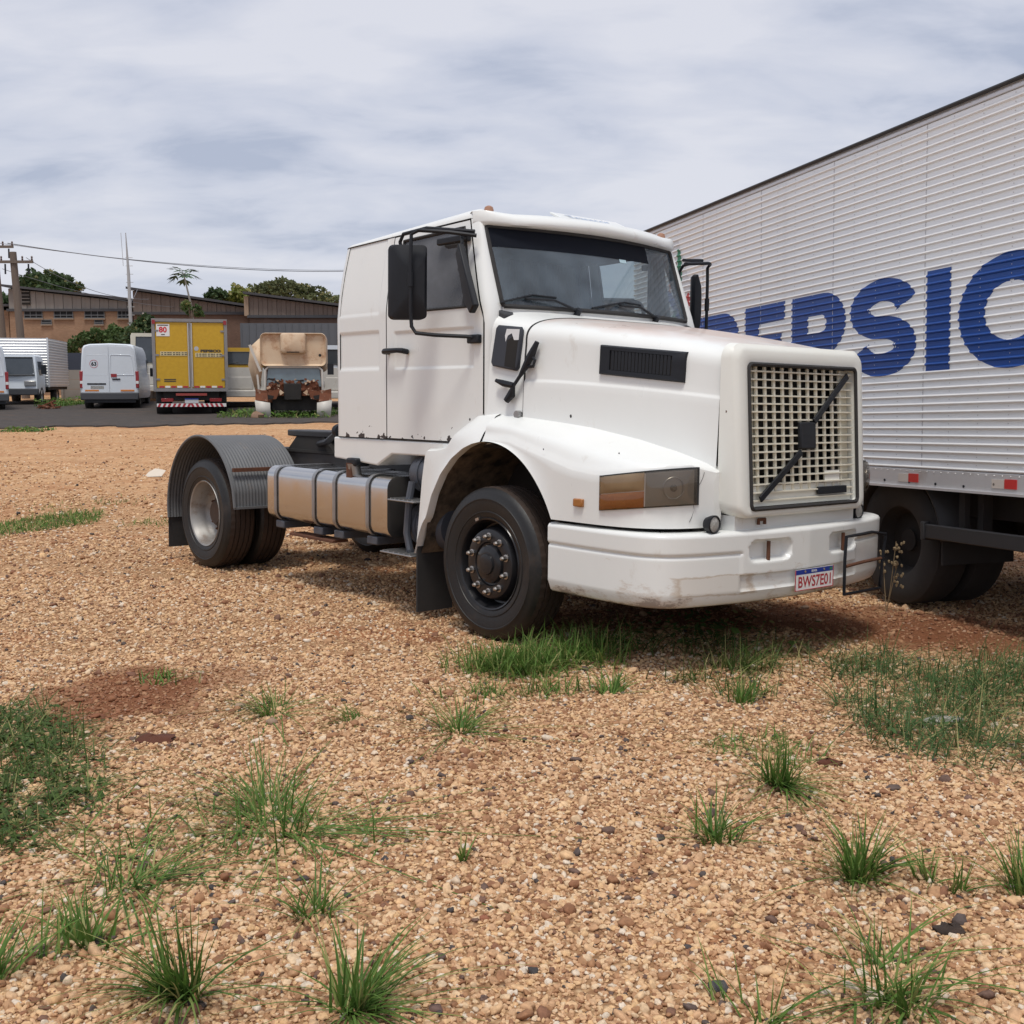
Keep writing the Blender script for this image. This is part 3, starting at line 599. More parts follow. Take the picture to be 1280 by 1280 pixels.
for s_ in (1, -1):
    F = (lambda m: m) if s_ == 1 else (lambda m: m.mir())
    fe = obj('front_fender', F(fm), PAINT, truck, 38); obj('fender_end', F(fx_cap), PAINT, fe)
    hl = part('headlamp', truck)
    obj('lamp_bezel', F(strip(np.linspace(1.045, 1.499, 26), lambda X: llo(X) - .003, lambda X: lhi(X) + .008, -.01, .006)), RUBBER, hl)
    obj('reflector', F(strip(np.linspace(1.06, 1.49, 26), lambda X: llo(X) + .006, lambda X: lhi(X) - .006, -.01, .009)), LENS, hl)
    bw_ = np.array(outer_pt(1.44, lerp(llo(1.44), lhi(1.44), .5), .011)); t_ = np.array([.004 * 2, f_out(1.444) - f_out(1.436), 0]); t_ /= np.linalg.norm(t_)
    ring_ = [bw_ + .062 * (math.cos(a) * t_ + math.sin(a) * np.array([0, 0, 1.])) for a in np.arange(24) * math.pi / 12]; obj('reflector_ring', F(MB().tube(ring_, .005, 6, closed=True)), STEEL, hl); obj('bulb', F(MB().tube([bw_, bw_ + np.array([t_[1], -t_[0], 0]) * -.018], [.022, .012], 10)), mat('bulb_shade', (.10, .09, .08), .4), hl)
    obj('headlamp_lens', F(strip(np.linspace(1.335, 1.495, 14), llo, lhi, 0, .016, bulge=.022)), glass('headlamp_glass', (.62, .60, .56), .22, veilcol=(.28, .25, .21)), hl)
    obj('turn_lamp', F(strip(np.linspace(1.055, 1.328, 12), llo, lmid, 0, .016, bulge=.012)), glass('amber_glass', (.60, .24, .06), .38, veilcol=(.40, .17, .05)), hl)
    obj('turn_lamp', F(strip(np.linspace(1.055, 1.328, 12), lambda X: lmid(X) + .004, lhi, 0, .016, bulge=.012)), glass('pale_amber_glass', (.66, .48, .27), .40, veilcol=(.42, .31, .19)), hl)
    obj('side_marker_lamp', F(MB().box(.84, .92, 1.195, 1.222, .965, 1.015)), AMBER, truck, bevel=.008)
    # fixed rear half of the arch on the cab
    ou = [(-.06, 1.512), (-.25, 1.512), (-.31, 1.46), (-.47, 1.28), (-.55, 1.262), (-.715, 1.255), (-.755, 1.05), (-.79, .75), (-.825, .50)]
    inn = [(-.805, .50), (-.772, .59), (-.735, .675), (-.70, .735)] + [(X, f_lo(X)) for X in (-.665, -.60, -.50, -.38, -.25, -.15, -.066)]
    ob_ = [(*p,) for p in ou]; n_ = len(ou)
    arch = MB(); 
    def par(P, m_):
        P = np.array(P); d = np.r_[0, np.cumsum(np.linalg.norm(np.diff(P, axis=0), axis=1))]; t = np.linspace(0, d[-1], m_); return np.c_[np.interp(t, d, P[:, 0]), np.interp(t, d, P[:, 1])]
    ys_ = lambda p: .11 * float(smooth01(np.array((p[1] - 1.34) / .18)))
    A_ = par(ou, 40); B_ = par(inn[::-1], 40)
    arch.grid([[(p[0], .93, p[1]) for p in A_], [(p[0], 1.155 - ys_(p), p[1]) for p in A_], [(p[0], 1.19 - ys_(p), p[1] - .006) for p in (A_ * .95 + B_ * .05)], [(p[0], 1.198 - ys_(p), p[1]) for p in (A_ * .6 + B_ * .4)], [(p[0], 1.20 - ys_(p), p[1]) for p in (A_ * .3 + B_ * .7)], [(p[0], 1.216, p[1]) for p in B_], [(p[0], 1.208, p[1]) for p in (B_ * 1.01 - A_ * .01)], [(p[0], 1.15, p[1]) for p in B_]])
    obj('rear_arch', F(arch), PAINT, truck, 35)
    lin = MB().grid([[(.72 * math.cos(t) - .01, y, .50 + .83 * math.sin(t)) for t in np.linspace(R(25), R(172), 30)] + [(-.745, y, .56), (-.775, y, .5)] for y in (.52, 1.175)])
    obj('wheel_arch_liner', F(lin), mat('muddy_liner', (.012, .011, .010), .9, 0, (.17, .13, .09), 9, .3, detail=10), truck, 60)
    obj('arch_inner_wall', F(MB().box(-.75, .72, .5, .52, .5, 1.4)), VOID, truck)
    obj('front_mudflap', F(MB().box(-.80, -.785, .88, 1.20, .07, .55)), RUBBER, truck)

rc = np.random.default_rng(4)
for s_ in (1,):
    cr = [(X, bon(X)[0] + .016 + .004 * rc.random(), f_in(X) + .006 + .006 * rc.normal()) for X in np.linspace(.52, .92, 16)]
    obj('paint_crack', MB().tube(cr, .0032, 4), SEAL, truck)
    cr = [outer_pt(1.505 - .02 * i / 9 + .006 * rc.normal() * 0, lerp(1.20, .90, i / 9), .002) for i in range(10)]
    obj('paint_crack', MB().tube([(x, y + .010 * rc.normal(), z + .008 * rc.normal()) for x, y, z in cr], .0014, 4), SEAL, truck)
    obj('fender_seam', MB().tube([(X, bon(X)[0] + .013, f_in(X) + .003) for X in np.linspace(.13, 1.40, 30)], .003, 4), mat('seam_grey_brown', (.28, .25, .22), .9), truck)  # thin grey-brown line along the joint of fender and bonnet
    for X, z, r_ in ((.50, 1.505, .013), (-.30, 1.47, .01), (.55, 1.30, .006), (1.18, 1.30, .006), (.62, .93, .006)):
        yy = f_out(X) + .002 if z < 1.4 else bon(X)[0] + .03
        obj('paint_chip', MB().lathe([(r_, 0), (r_ * .7, .0015), (.001, .002)], (X, yy, z), 1, 7), SEAL, truck)
# ---- bumper
bpath = catmull([(.60, 1.20), (.95, 1.21), (1.22, 1.205), (1.41, 1.17), (1.53, 1.06), (1.61, .80), (1.67, .42), (1.70, 0.)], 8)
bpath = [(p[0], p[1]) for p in bpath]; bfull = bpath + [(x, -y) for x, y in reversed(bpath[:-1])]
P_ = np.array(bfull); dd = np.r_[0, np.cumsum(np.linalg.norm(np.diff(P_, axis=0), axis=1))]; uu = np.linspace(0, dd[-1], 260); PX, PY = np.interp(uu, dd, P_[:, 0]), np.interp(uu, dd, P_[:, 1])
tx_, ty_ = np.gradient(PX), np.gradient(PY); nn = np.hypot(tx_, ty_); NX, NY = -ty_ / nn, tx_ / nn
prof = [(-.30, .838), (-.10, .846), (-.03, .846), (-.010, .839), (0, .826)] + [(0, z) for z in np.linspace(.816, .50, 44)] + [(-.006, .485), (-.02, .45), (-.03, .425), (-.045, .412), (-.10, .410)]
def slot(y, z):
    qx, qz = abs(abs(y + .03) - .385) - .125, abs(z - .722) - .01; return .052 - (math.hypot(max(qx, 0), max(qz, 0)) + min(max(qx, qz), 0))
# make sure the offset direction is outwards
if NX[len(NX) // 2] < 0: NX, NY = -NX, -NY
rows = []
for o_, z in prof:
    r = []
    for i in range(len(uu)):
        x, y = PX[i], PY[i]; dip = 0.
        if o_ == 0:
            if abs(y) < .8 and x > 1.4: dip = .055 * float(smooth01(np.array(slot(y, z) / .028 + .35)))
            if abs(y) > .60: dip = max(dip, .011 * math.exp(-((z - .715) / .010) ** 2)) + (.006 if z < .715 else 0)
            elif z < .59: dip = max(dip, .016 * float(smooth01(np.array((.59 - z) / .012))))
        o2 = max(o_, -.06) if x < .8 else o_
        r.append((x + (o2 - dip) * NX[i], y + (o2 - dip) * NY[i], z))
    rows.append(r)
bumper = obj('bumper', MB().grid(rows), BUMPP, truck, 40)
obj('tow_pin', MB().cyl((1.655, .36, .66), (1.655, .36, .775), .012, n=8), RUST, bumper)
obj('tow_pin', MB().cyl((1.655, -.43, .66), (1.655, -.43, .775), .012, n=8), RUST, bumper)
obj('tow_eye', MB().tube([(1.62, .42, .875), (1.62, .42, .905), (1.62, .36, .905), (1.62, .36, .875)], .011, 6), RUST, bumper)
obj('under_grille_beam', MB().box(1.45, 1.60, -.62, .62, .83, .935), PAINT, truck)
obj('bumper_back', MB().box(1.30, 1.36, -.95, .95, .45, .86), VOID, truck)
# plate
pn = np.array([1., .0, 0]); pc = (1.706, .165, .452)
plate = obj('number_plate', MB().box(0, .4, -.004, 0, 0, .13), WHITE, truck); 
def onplate(m, u, w, off): return place(m.move((u, 0, w)), (1.708, .155, .455), (0, -1, 0), (.0, 0, 1), -off)
plate.data = mesh_of('number_plate', onplate(MB().box(0, .4, -.003, 0, 0, .13), 0, 0, 0), WHITE)
obj('plate_band', onplate(MB().add([(.004, 0, .098), (.396, 0, .098), (.396, 0, .128), (.004, 0, .128)], [(0, 1, 2, 3)]), 0, 0, .0035), BLUE, plate)
t_ = text_mb('BWS7E01', .098, .0020, .62); t_.v = [(x / t_.w * .345, y, z / t_.h * .072) for x, y, z in t_.v]; obj('plate_characters', onplate(t_, .032, .014, .0036), RED, plate)
t_ = text_mb('BRASIL', .02, .0006); obj('plate_country', onplate(t_, .165, .106, .0046), WHITE, plate)
obj('plate_flag', onplate(MB().add([(.36, 0, .104), (.388, 0, .104), (.388, 0, .122), (.36, 0, .122)], [(0, 1, 2, 3)]), 0, 0, .0044), mat('flag_green', (.05, .2, .1), .5), plate)
edge_ = MB(); [edge_.bar(a, b, .004, .004) for a, b in (((0, -.004, 0), (.4, -.004, 0)), ((0, -.004, 0), (0, -.004, .13)), ((.4, -.004, 0), (.4, -.004, .13)))]
obj('plate_rim', onplate(edge_, 0, 0, 0), RED, plate)
for u in (.10, .30): obj('plate_screw', onplate(MB().cyl((0, 0, 0), (0, -.006, 0), .007, n=8), u, .114, .001), mat('brass_screw', (.5, .4, .25), .5, .6), plate)
# round driving lamps on the bumper
for y, sc_ in ((.80, 1), (-.72, 1)):
    fl = part('driving_lamp', truck); X0 = 1.585 if y > 0 else 1.57
    obj('lamp_housing', MB().lathe([(.001, -.05), (.04, -.045), (.053, -.01), (.055, .012), (.047, .016), (.044, .008)], (X0, y, .895), 0, 20), BLACK, fl)
    obj('lamp_glass', MB().lathe([(.045, .008), (.03, .013), (.001, .015)], (X0, y, .895), 0, 20), mat('clear_lamp_glass', (.55, .55, .52), .2, 0, (.25, .25, .24), 60, .5, coat=.5), fl)
    obj('lamp_bracket', MB().box(X0 - .035, X0 - .015, y - .02, y + .02, .835, .87), BLACK, fl)
# bent black step frame hanging on the far corner of the bumper
sg = MB(); Pq = lambda px, py, X: tuple(bp(px, py, 0, X))
sg.tube([Pq(1058, 671, 1.70), Pq(1075, 668, 1.67), Pq(1090, 665, 1.64), Pq(1107, 667, 1.58), Pq(1103, 700, 1.58), Pq(1100, 728, 1.58), Pq(1100, 735, 1.58), Pq(1055, 743, 1.71), Pq(1056, 700, 1.71)], .011, 6, closed=True)
obj('step_frame', sg, BLACK, truck); obj('step_frame_bar', MB().tube([Pq(1057, 708, 1.705), Pq(1080, 702, 1.66), Pq(1104, 697, 1.56)], .011, 6), RUST, truck)

# ---- wheels
def tyre_prof(R0=.52, w=.29):
    p = [(.285, -.025), (.30, -.012), (.34, -.004), (.40, 0.004), (.44, .006), (.475, .0), (.500, -.012), (.512, -.028)]
    return p, w
def make_wheel(name, yo, X, front=True, rim=True, s_=1):
    w = part(name, truck); w.location = (X, -yo * s_, .512)
    F = (lambda m: m) if s_ == 1 else (lambda m: m.mir())
    side = [(.305, -.03), (.312, -.014), (.325, -.008), (.345, -.004), (.348, 0.001), (.353, .001), (.356, -.003), (.40, .006), (.43, .008), (.434, .012), (.44, .012), (.444, .007), (.475, .0), (.497, -.012), (.511, -.03)]
    inner_side = [(r, -.29 - a) for r, a in reversed(side)]
    obj('tyre', F(MB().lathe(side, n=64)), TYRE, w, 40); 
    tr = [(.511, -.03), (.516, -.05)]
    for a in (.068, .115, .165, .213): tr += [(.519, -a), (.505, -a - .002), (.505, -a - .010), (.519, -a - .012)]
    tr += [(.516, -.24), (.511, -.26)]
    tm_ = MB().lathe(tr, n=144); nt_ = 144; tm_.v = [(x * k_, y, z * k_) for i, (x, y, z) in enumerate(tm_.v) for k_ in [1 - (.010 if (i % nt_) % 3 == 0 and (i // nt_ < 4 or i // nt_ > len(tr) - 5) else .004 if (i % nt_) % 3 == 0 else 0)]]
    obj('tread', F(tm_), TREAD, w, 25); obj('tyre_back', F(MB().lathe(inner_side, n=40)), TYRE, w, 40)
    if not rim: return w
    if front:
        rp = [(.308, -.03), (.314, -.016), (.308, -.007), (.298, -.012), (.290, -.03), (.284, -.06), (.276, -.125), (.264, -.128), (.254, -.09), (.243, -.045), (.232, -.022), (.218, -.016), (.15, -.018), (.142, -.03), (.132, -.032), (.126, -.012), (.11, .0), (.072, .002), (.068, .016), (.05, .020), (.001, .021)]
        obj('rim', F(MB().lathe(rp, n=48)), RIMBLK, w, 35)
        nut = MB().lathe([(.0165, -.01), (.0165, .020), (.010, .032), (.001, .033)], n=6); nut.lathe([(.025, -.02), (.025, -.010), (.016, -.008)], n=10); me = mesh_of('lug_nut', F(nut), STEEL, 20)
        for i in range(10):
            t = R(18 + 36 * i); o = obj('lug_nut', me, None, w); o.location = (.187 * math.cos(t), 0, .187 * math.sin(t))
        wt_ = obj('balance_weight', F(MB().box(-.018, .018, -.012, .006, .302, .32)), STEEL, w); wt_.rotation_euler = (0, R(-20), 0)
    else:
        rp = [(.308, -.03), (.316, -.018), (.309, -.007), (.298, -.014), (.29, -.04), (.277, -.07), (.268, -.14), (.25, -.19), (.215, -.215)]
        obj('rim', F(MB().lathe(rp, n=48)), RIMSTL, w, 35)
        obj('wheel_disc', F(MB().lathe([(.218, -.213), (.19, -.20), (.13, -.20), (.125, -.17), (.118, -.13), (.10, -.115), (.001, -.11)], n=40)), mat('rusty_hub', (.035, .026, .022), .8, 0, (.09, .05, .03), 8, .8), w, 35)
        nut = MB().lathe([(.016, -.2), (.016, -.17), (.008, -.15), (.001, -.148)], n=6); me = mesh_of('lug_nut', F(nut), RUST, 20)
        for i in range(10):
            t = R(36 * i); o = obj('lug_nut', me, None, w); o.location = (.166 * math.cos(t), 0, .166 * math.sin(t))
    return w
WB = -4.20
for s_ in (1, -1):
    make_wheel('front_wheel', 1.195, 0., True, True, s_); make_wheel('rear_outer_wheel', 1.225, WB, False, True, s_); make_wheel('rear_inner_wheel', .89, WB, False, False, s_)
obj('front_axle', MB().cyl((0, -.95, .50), (0, .95, .50), .06), VOID, truck); obj('rear_axle', MB().cyl((WB, -.9, .52), (WB, .9, .52), .10), VOID, truck)
obj('differential', MB().lathe([(.001, -.22), (.16, -.18), (.23, 0), (.16, .18), (.001, .22)], (WB, 0, .52), 1, 20), VOID, truck)

# ---- chassis
for y in (.42, -.42): obj('chassis_rail', MB().box(-4.95, 1.40, y - .04, y + .04, .84, 1.10), mat('dark_chassis_paint', (.03, .034, .042), .6, 0, (.05, .04, .033), 5, .8), truck, bevel=.008)
for X in (-4.9, -3.3, -2.5, -1.2): obj('cross_member', MB().box(X - .05, X + .05, -.38, .38, .88, 1.06), VOID, truck)
obj('engine_block', MB().box(.1, 1.40, -.46, .46, .62, 1.55), VOID, truck); obj('gearbox', MB().box(-1.6, .1, -.3, .3, .6, 1.15), VOID, truck); obj('fan_shroud', MB().box(1.36, 1.395, -.62, .62, .7, 1.8), VOID, truck)
obj('drive_shaft', MB().cyl((-4.1, 0, .55), (-1.5, 0, .85), .06), VOID, truck)
fw = part('fifth_wheel', truck)
pts = [(x + .52, y) for x, y in [(-4.55, .18), (-4.55, .42), (-4.30, .47), (-3.85, .47), (-3.60, .40), (-3.55, .2), (-3.55, -.2), (-3.60, -.40), (-3.85, -.47), (-4.30, -.47), (-4.55, -.42), (-4.55, -.18), (-4.15, -.05), (-4.1, 0), (-4.15, .05)]]
obj('coupling_plate', MB().prism(pts, 1.245, 1.305, 2), mat('greasy_steel', (.02, .022, .026), .5, .3, (.035, .034, .034), 6, .8), fw, bevel=.012)
for y in (.40, -.40): obj('coupling_pedestal', MB().prism([(-3.95, 1.12), (-3.78, 1.25), (-3.30, 1.25), (-3.12, 1.12)], y - .06, y + .06), VOID, fw)
obj('coupling_base', MB().box(-4.3, -2.9, -.48, .48, 1.10, 1.125), VOID, fw)
obj('release_bar', MB().tube([(-3.3, .3, 1.27), (-3.0, .46, 1.275), (-2.6, .5, 1.285)], .03, 8), BLACK, fw)
obj('hose_coupling', MB().lathe([(.001, -.03), (.05, -.025), (.058, 0), (.05, .03), (.001, .035)], (-2.25, .95, 1.34), 0, 14), BLACK, truck)
obj('hose', MB().tube([(-2.25, .95, 1.33), (-2.6, .8, 1.27), (-3.0, .6, 1.22), (-3.5, .4, 1.18)], .028, 8), BLACK, truck)
# fuel tanks
def tank_loop(X, y0, y1, z0, z1, r): return [(X, y, z) for y, z in rrect(y0, y1, z0, z1, r, 6)]
for s_ in (1, -1):
    F = (lambda m: m) if s_ == 1 else (lambda m: m.mir())
    tk = part('fuel_tank', truck)
    obj('tank_shell', F(MB().loops([tank_loop(-3.10, .55, 1.13, .58, 1.00, .08), tank_loop(-3.085, .53, 1.15, .56, 1.02, .09), tank_loop(-1.24, .53, 1.15, .56, 1.02, .09)], cap0=True)), ALU, tk, 50)
    obj('tank_end', F(MB().loops([tank_loop(-1.24, .53, 1.152, .558, 1.022, .09), tank_loop(-1.228, .545, 1.135, .575, 1.005, .08)], cap1=True)), VOID, tk, 50)
    for X in (-2.93, -2.30, -1.98, -1.50):
        obj('strap', F(MB().loops([tank_loop(X - .02, .525, 1.158, .553, 1.027, .095), tank_loop(X - .02, .52, 1.163, .549, 1.031, .098), tank_loop(X + .02, .52, 1.163, .549, 1.031, .098), tank_loop(X + .02, .525, 1.158, .553, 1.027, .095)])), STRAP, tk, 30)
        obj('strap_foot', F(MB().box(X - .07, X + .07, .85, 1.12, .485, .55)), SLATE, tk, bevel=.01)
    obj('filler_neck', F(MB().cyl((-1.80, 1.07, 1.0), (-1.80, 1.09, 1.10), .05, n=14)), STRAP, tk); obj('filler_cap', F(MB().box(-1.87, -1.73, .98, 1.12, 1.075, 1.14)), BLACK, tk, bevel=.015)
    obj('filler_latch', F(MB().box(-1.845, -1.775, 1.11, 1.13, .95, 1.1)), RUST, tk)
    obj('tank_step', F(MB().box(-2.75, -2.05, .98, 1.13, .44, .462)), RUST, truck, bevel=.004)
    # air reservoirs and cab steps
    for zc_, r_ in ((1.055, .145), (.675, .165)):
        obj('air_reservoir', F(MB().lathe([(.001, -1.14), (r_ * .5, -1.125), (r_ * .85, -1.10), (r_, -1.06), (r_, -.72), (r_ * .85, -.68), (.001, -.66)], (0, .93, zc_), 0, 28)), SLATE, truck, 40)
        obj('reservoir_band', F(MB().lathe([(r_ + .004, -1.0), (r_ + .008, -.998), (r_ + .008, -.965), (r_ + .004, -.963)], (0, .93, zc_), 0, 28)), SLATE, truck)
    for zc_, x0, x1, y1 in ((.868, -1.17, -.84, 1.20), (.475, -1.24, -.84, 1.22)):
        st_ = part('cab_step', truck); obj('step_tread', F(MB().box(x0, x1, 1.0, y1, zc_ - .012, zc_)), STRAP, st_, bevel=.004)
        for k_ in range(6):
            X = lerp(x0 + .03, x1 - .03, k_ / 5); obj('step_rib', F(MB().box(X - .008, X + .008, 1.02, y1 - .01, zc_, zc_ + .008)), STRAP, st_, 0)
    obj('step_hanger', F(MB().tube([(-.99, 1.10, 1.0), (-1.0, 1.12, .88), (-1.03, 1.12, .62), (-.99, 1.12, .5), (-1.0, 1.1, .47)], .028, 8)), SLATE, truck)
    # rear mudguards
    th_ = list(np.linspace(R(189), R(20), 40)); ribs = 22
    def mg(r0, flat=False):
        rows = []
        for t in th_:
            row = []
            for j in range(ribs * 4 + 1):
                u = j / (ribs * 4); y = lerp(.56, 1.255, u); rr_ = r0 + .0045 * math.sin(u * ribs * 2 * math.pi) * (0 if u < .02 or u > .98 else 1)
                row.append((WB + rr_ * math.cos(t), y, .53 + rr_ * math.sin(t)))
            rows.append(row)
        return rows
    g_ = mg(.715); lastX = g_[-1]
    for zz_ in (.74, .70, .66, .62):
        g_.append([(x + .012 * (.78 - zz_) * 3, y, zz_) for x, y, z in lastX])
    mu = obj('rear_mudguard', F(MB().grid(g_)), GUARD, truck, 60)
    obj('mudguard_rim', F(MB().tube([(WB + .715 * math.cos(t), 1.256, .53 + .715 * math.sin(t)) for t in th_] + [(lastX[0][0] + .03, 1.256, .62)], .014, 6)), GUARD, mu)
    obj('mudguard_bracket', F(MB().bar((WB + .64, .45, .96), (WB + .64, 1.24, .955), .03, .035)), RUST, mu)
    obj('mudguard_lower_edge', F(MB().bar((lastX[0][0] + .02, .56, .615), (lastX[0][0] + .02, 1.256, .615), .03, .02)), GUARD, mu)
    obj('rear_mudflap', F(MB().box(WB - .735, WB - .722, .66, 1.25, .12, .47)), RUBBER, truck)
# ---- mirrors
def mirror(s_):
    F = (lambda m: m) if s_ == 1 else (lambda m: shift(m.mir()))
    def shift(m): m.v = [(x + .22 * t, y - .10 * t, z) for x, y, z in m.v for t in [min(1, max(0, (abs(y) - 1.07) / .2))]]; return m
    mr = part('door_mirror', truck)
    def ml(X, hw, z0, z1, r): return [(X - (y - 1.34) * .9, y, z) for y, z in rrect(1.34 - hw * .74, 1.34 + hw * .74, z0, z1, r * .7, 4)]
    obj('mirror_shell', F(MB().loops([ml(-.76, .115, 2.16, 2.655, .035), ml(-.735, .125, 2.15, 2.665, .04), ml(-.70, .122, 2.155, 2.66, .04), ml(-.665, .085, 2.24, 2.57, .03), ml(-.655, .03, 2.33, 2.5, .01)], cap0=True, cap1=True)), BLACK, mr, 25)
    obj('mirror_glass', F(MB().add(ml(-.763, .105, 2.175, 2.64, .03), [tuple(range(20))])), mat('mirror_silver', (.6, .62, .64), .05, 1), mr)
    ax = -.63
    obj('mirror_arm', F(MB().tube([(-.30, 1.07, 2.71), (-.42, 1.22, 2.73), (-.58, 1.35, 2.745), (ax, 1.375, 2.72), (ax, 1.38, 2.6), (ax, 1.38, 2.2), (ax, 1.37, 2.10), (-.60, 1.355, 2.055), (-.48, 1.28, 2.04), (-.30, 1.15, 2.03), (-.27, 1.08, 2.02)], .0135, 8)), BLACK, mr)
    obj('mirror_arm', F(MB().tube([(-.32, 1.07, 2.74), (-.6, 1.27, 2.77), (-.83, 1.30, 2.75), (-.87, 1.30, 2.70), (-.86, 1.29, 2.62)], .013, 8)), BLACK, mr)
    obj('arm_clamp', F(MB().cyl((ax, 1.38, 2.37), (ax, 1.38, 2.47), .02, n=10)), BLACK, mr)
    obj('arm_foot', F(MB().box(-.34, -.22, 1.075, 1.12, 1.985, 2.045)), BLACK, mr, bevel=.01)
    obj('arm_mount', F(MB().box(-.75, -.40, 1.035, 1.075, 2.685, 2.735)), BLACK, mr, bevel=.01)
mirror(1); mirror(-1)
ag = MB(); qv = [(-.44, 1.09, 2.60), (-.36, 1.13, 2.66), (-.16, 1.15, 2.23), (-.23, 1.13, 2.18), (-.33, 1.10, 2.27)]
ag.add([(x, y, z) for x, y, z in qv] + [(x - .02, y + .04, z) for x, y, z in qv], [(0, 1, 2, 3, 4), (9, 8, 7, 6, 5)] + [(i, i + 5, (i + 1) % 5 + 5, (i + 1) % 5) for i in range(5)])
obj('quarter_mirror', ag, BLACK, truck, 30, bevel=.01)
obj('quarter_mirror_arm', MB().tube([(-.42, 1.03, 2.74), (-.42, 1.10, 2.72), (-.38, 1.13, 2.62)], .012, 8), BLACK, truck)
FLIP = False
# ================================================================== GROUND
def ground_material():
    m = bpy.data.materials.new('gravel_and_red_earth'); m.use_nodes = True; t = m.node_tree; N = t.nodes; L = t.links
    b = N['Principled BSDF']; b.inputs['Roughness'].default_value = .95; b.inputs['Specular IOR Level'].default_value = .15
    co = N.new('ShaderNodeTexCoord'); P = co.outputs['Object']
    def noise(sc, det=5, r=.6, stretch=None):
        n = N.new('ShaderNodeTexNoise'); n.inputs['Scale'].default_value = sc; n.inputs['Detail'].default_value = det; n.inputs['Roughness'].default_value = r
        if stretch:
            mp = N.new('ShaderNodeMapping'); mp.inputs['Scale'].default_value = stretch; L.new(P, mp.inputs[0]); L.new(mp.outputs[0], n.inputs[0])
        else: L.new(P, n.inputs[0])
        return n.outputs[0]
    def mr(f, lo, hi, a=0., c=1.):
        r = N.new('ShaderNodeMapRange'); r.inputs[1].default_value = lo; r.inputs[2].default_value = hi; r.inputs[3].default_value = a; r.inputs[4].default_value = c; L.new(f, r.inputs[0]); return r.outputs[0]
    def mix(f, a, c, mode='MIX'):
        x = N.new('ShaderNodeMix'); x.data_type = 'RGBA'; x.blend_type = mode
        for i, q in ((0, f), (6, a), (7, c)):
            if isinstance(q, tuple): x.inputs[i].default_value = (*q, 1)
            elif isinstance(q, float): x.inputs[i].default_value = q
            else: L.new(q, x.inputs[i])
        return x.outputs[2]
    def mth(op, a, c=0.):
        n = N.new('ShaderNodeMath'); n.operation = op
        for i, q in ((0, a), (1, c)):
            if isinstance(q, (int, float)): n.inputs[i].default_value = q
            else: L.new(q, n.inputs[i])
        return n.outputs[0]
    v = N.new('ShaderNodeTexVoronoi'); v.inputs['Scale'].default_value = 42; v.feature = 'F1'; L.new(P, v.inputs['Vector'])
    bw = N.new('ShaderNodeSeparateColor'); L.new(v.outputs['Color'], bw.inputs[0])
    rp = N.new('ShaderNodeValToRGB'); L.new(bw.outputs[0], rp.inputs[0]); e = rp.color_ramp.elements
    e[0].position = 0; e[0].color = (.13, .09, .06, 1); e[1].position = 1; e[1].color = (.60, .43, .25, 1)
    for p_, c_ in ((.12, (.34, .20, .12)), (.3, (.48, .29, .155)), (.6, (.54, .35, .195)), (.85, (.60, .42, .25))):
        q = e.new(p_); q.color = (*c_, 1)
    soil = mix(mr(noise(1.4, 6), .35, .7), (.24, .12, .055), (.36, .20, .10))
    col = mix(mr(v.outputs['Distance'], .25, .62, .12, .75), rp.outputs[0], soil)
    red = mr(mth('ADD', noise(.55, 7, .65, (1, 1.6, 1)), mth('MULTIPLY', noise(4, 5), .12)), .60, .70)
    col = mix(mth('MULTIPLY', red, .65), col, (.36, .13, .055))
    # named patches of bare red earth, some also painting shade under the bumper: (x, y, rx, ry, strength)
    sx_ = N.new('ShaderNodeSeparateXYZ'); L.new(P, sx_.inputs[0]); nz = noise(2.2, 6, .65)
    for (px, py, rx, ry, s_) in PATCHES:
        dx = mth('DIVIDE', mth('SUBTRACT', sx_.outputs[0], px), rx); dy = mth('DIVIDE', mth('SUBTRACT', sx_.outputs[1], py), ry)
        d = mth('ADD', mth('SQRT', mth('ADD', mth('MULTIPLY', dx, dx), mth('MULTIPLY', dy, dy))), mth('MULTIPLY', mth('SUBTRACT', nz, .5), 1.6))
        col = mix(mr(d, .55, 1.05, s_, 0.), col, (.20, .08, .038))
    farc = mix(mr(noise(.45, 9, .75, (1, 2.2, 1)), .36, .66), (.50, .25, .12), (.64, .40, .215)); farc = mix(mr(noise(6., 7, .75, (1, .5, 1)), .42, .62, 0., .6), farc, (.33, .18, .09)); farc = mix(mr(noise(13., 5, .75, (1, .4, 1)), .50, .62, 0., .6), farc, (.74, .53, .33)); farc = mix(mr(noise(.22, 8, .7, (1, 3.5, 1)), .60, .68, 0., .75), farc, (.36, .13, .05))
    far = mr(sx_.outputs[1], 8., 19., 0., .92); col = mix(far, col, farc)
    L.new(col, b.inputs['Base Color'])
    bn = N.new('ShaderNodeBump'); bn.inputs['Strength'].default_value = .9; bn.inputs['Distance'].default_value = .02
    hgt = mth('ADD', mth('MULTIPLY', v.outputs['Distance'], -1.), mth('MULTIPLY', noise(9, 6), 1.2)); L.new(hgt, bn.inputs['Height']); L.new(bn.outputs[0], b.inputs['Normal'])
    return m
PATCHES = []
for px, py, rx, ry, s_ in ((165, 870, .50, .70, .95), (250, 850, .4, .35, .5), (1130, 785, 1.1, .70, .95), (1020, 765, .6, .5, .9), (1240, 805, .7, .5, .85), (545, 800, .12, .12, .9), (300, 527, 6, 1.0, .8), (430, 545, 4, 1.2, .7), (560, 950, .2, .15, .35), (1250, 700, .8, .5, .6), (740, 775, .8, .5, .85), (860, 770, .8, .5, .9), (960, 775, .7, .5, .9)):  # final patches lie under the bumper and paint its shade into the red earth
    g_ = ground(px, py); PATCHES.append((float(g_[0]), float(g_[1]), rx, ry, s_))
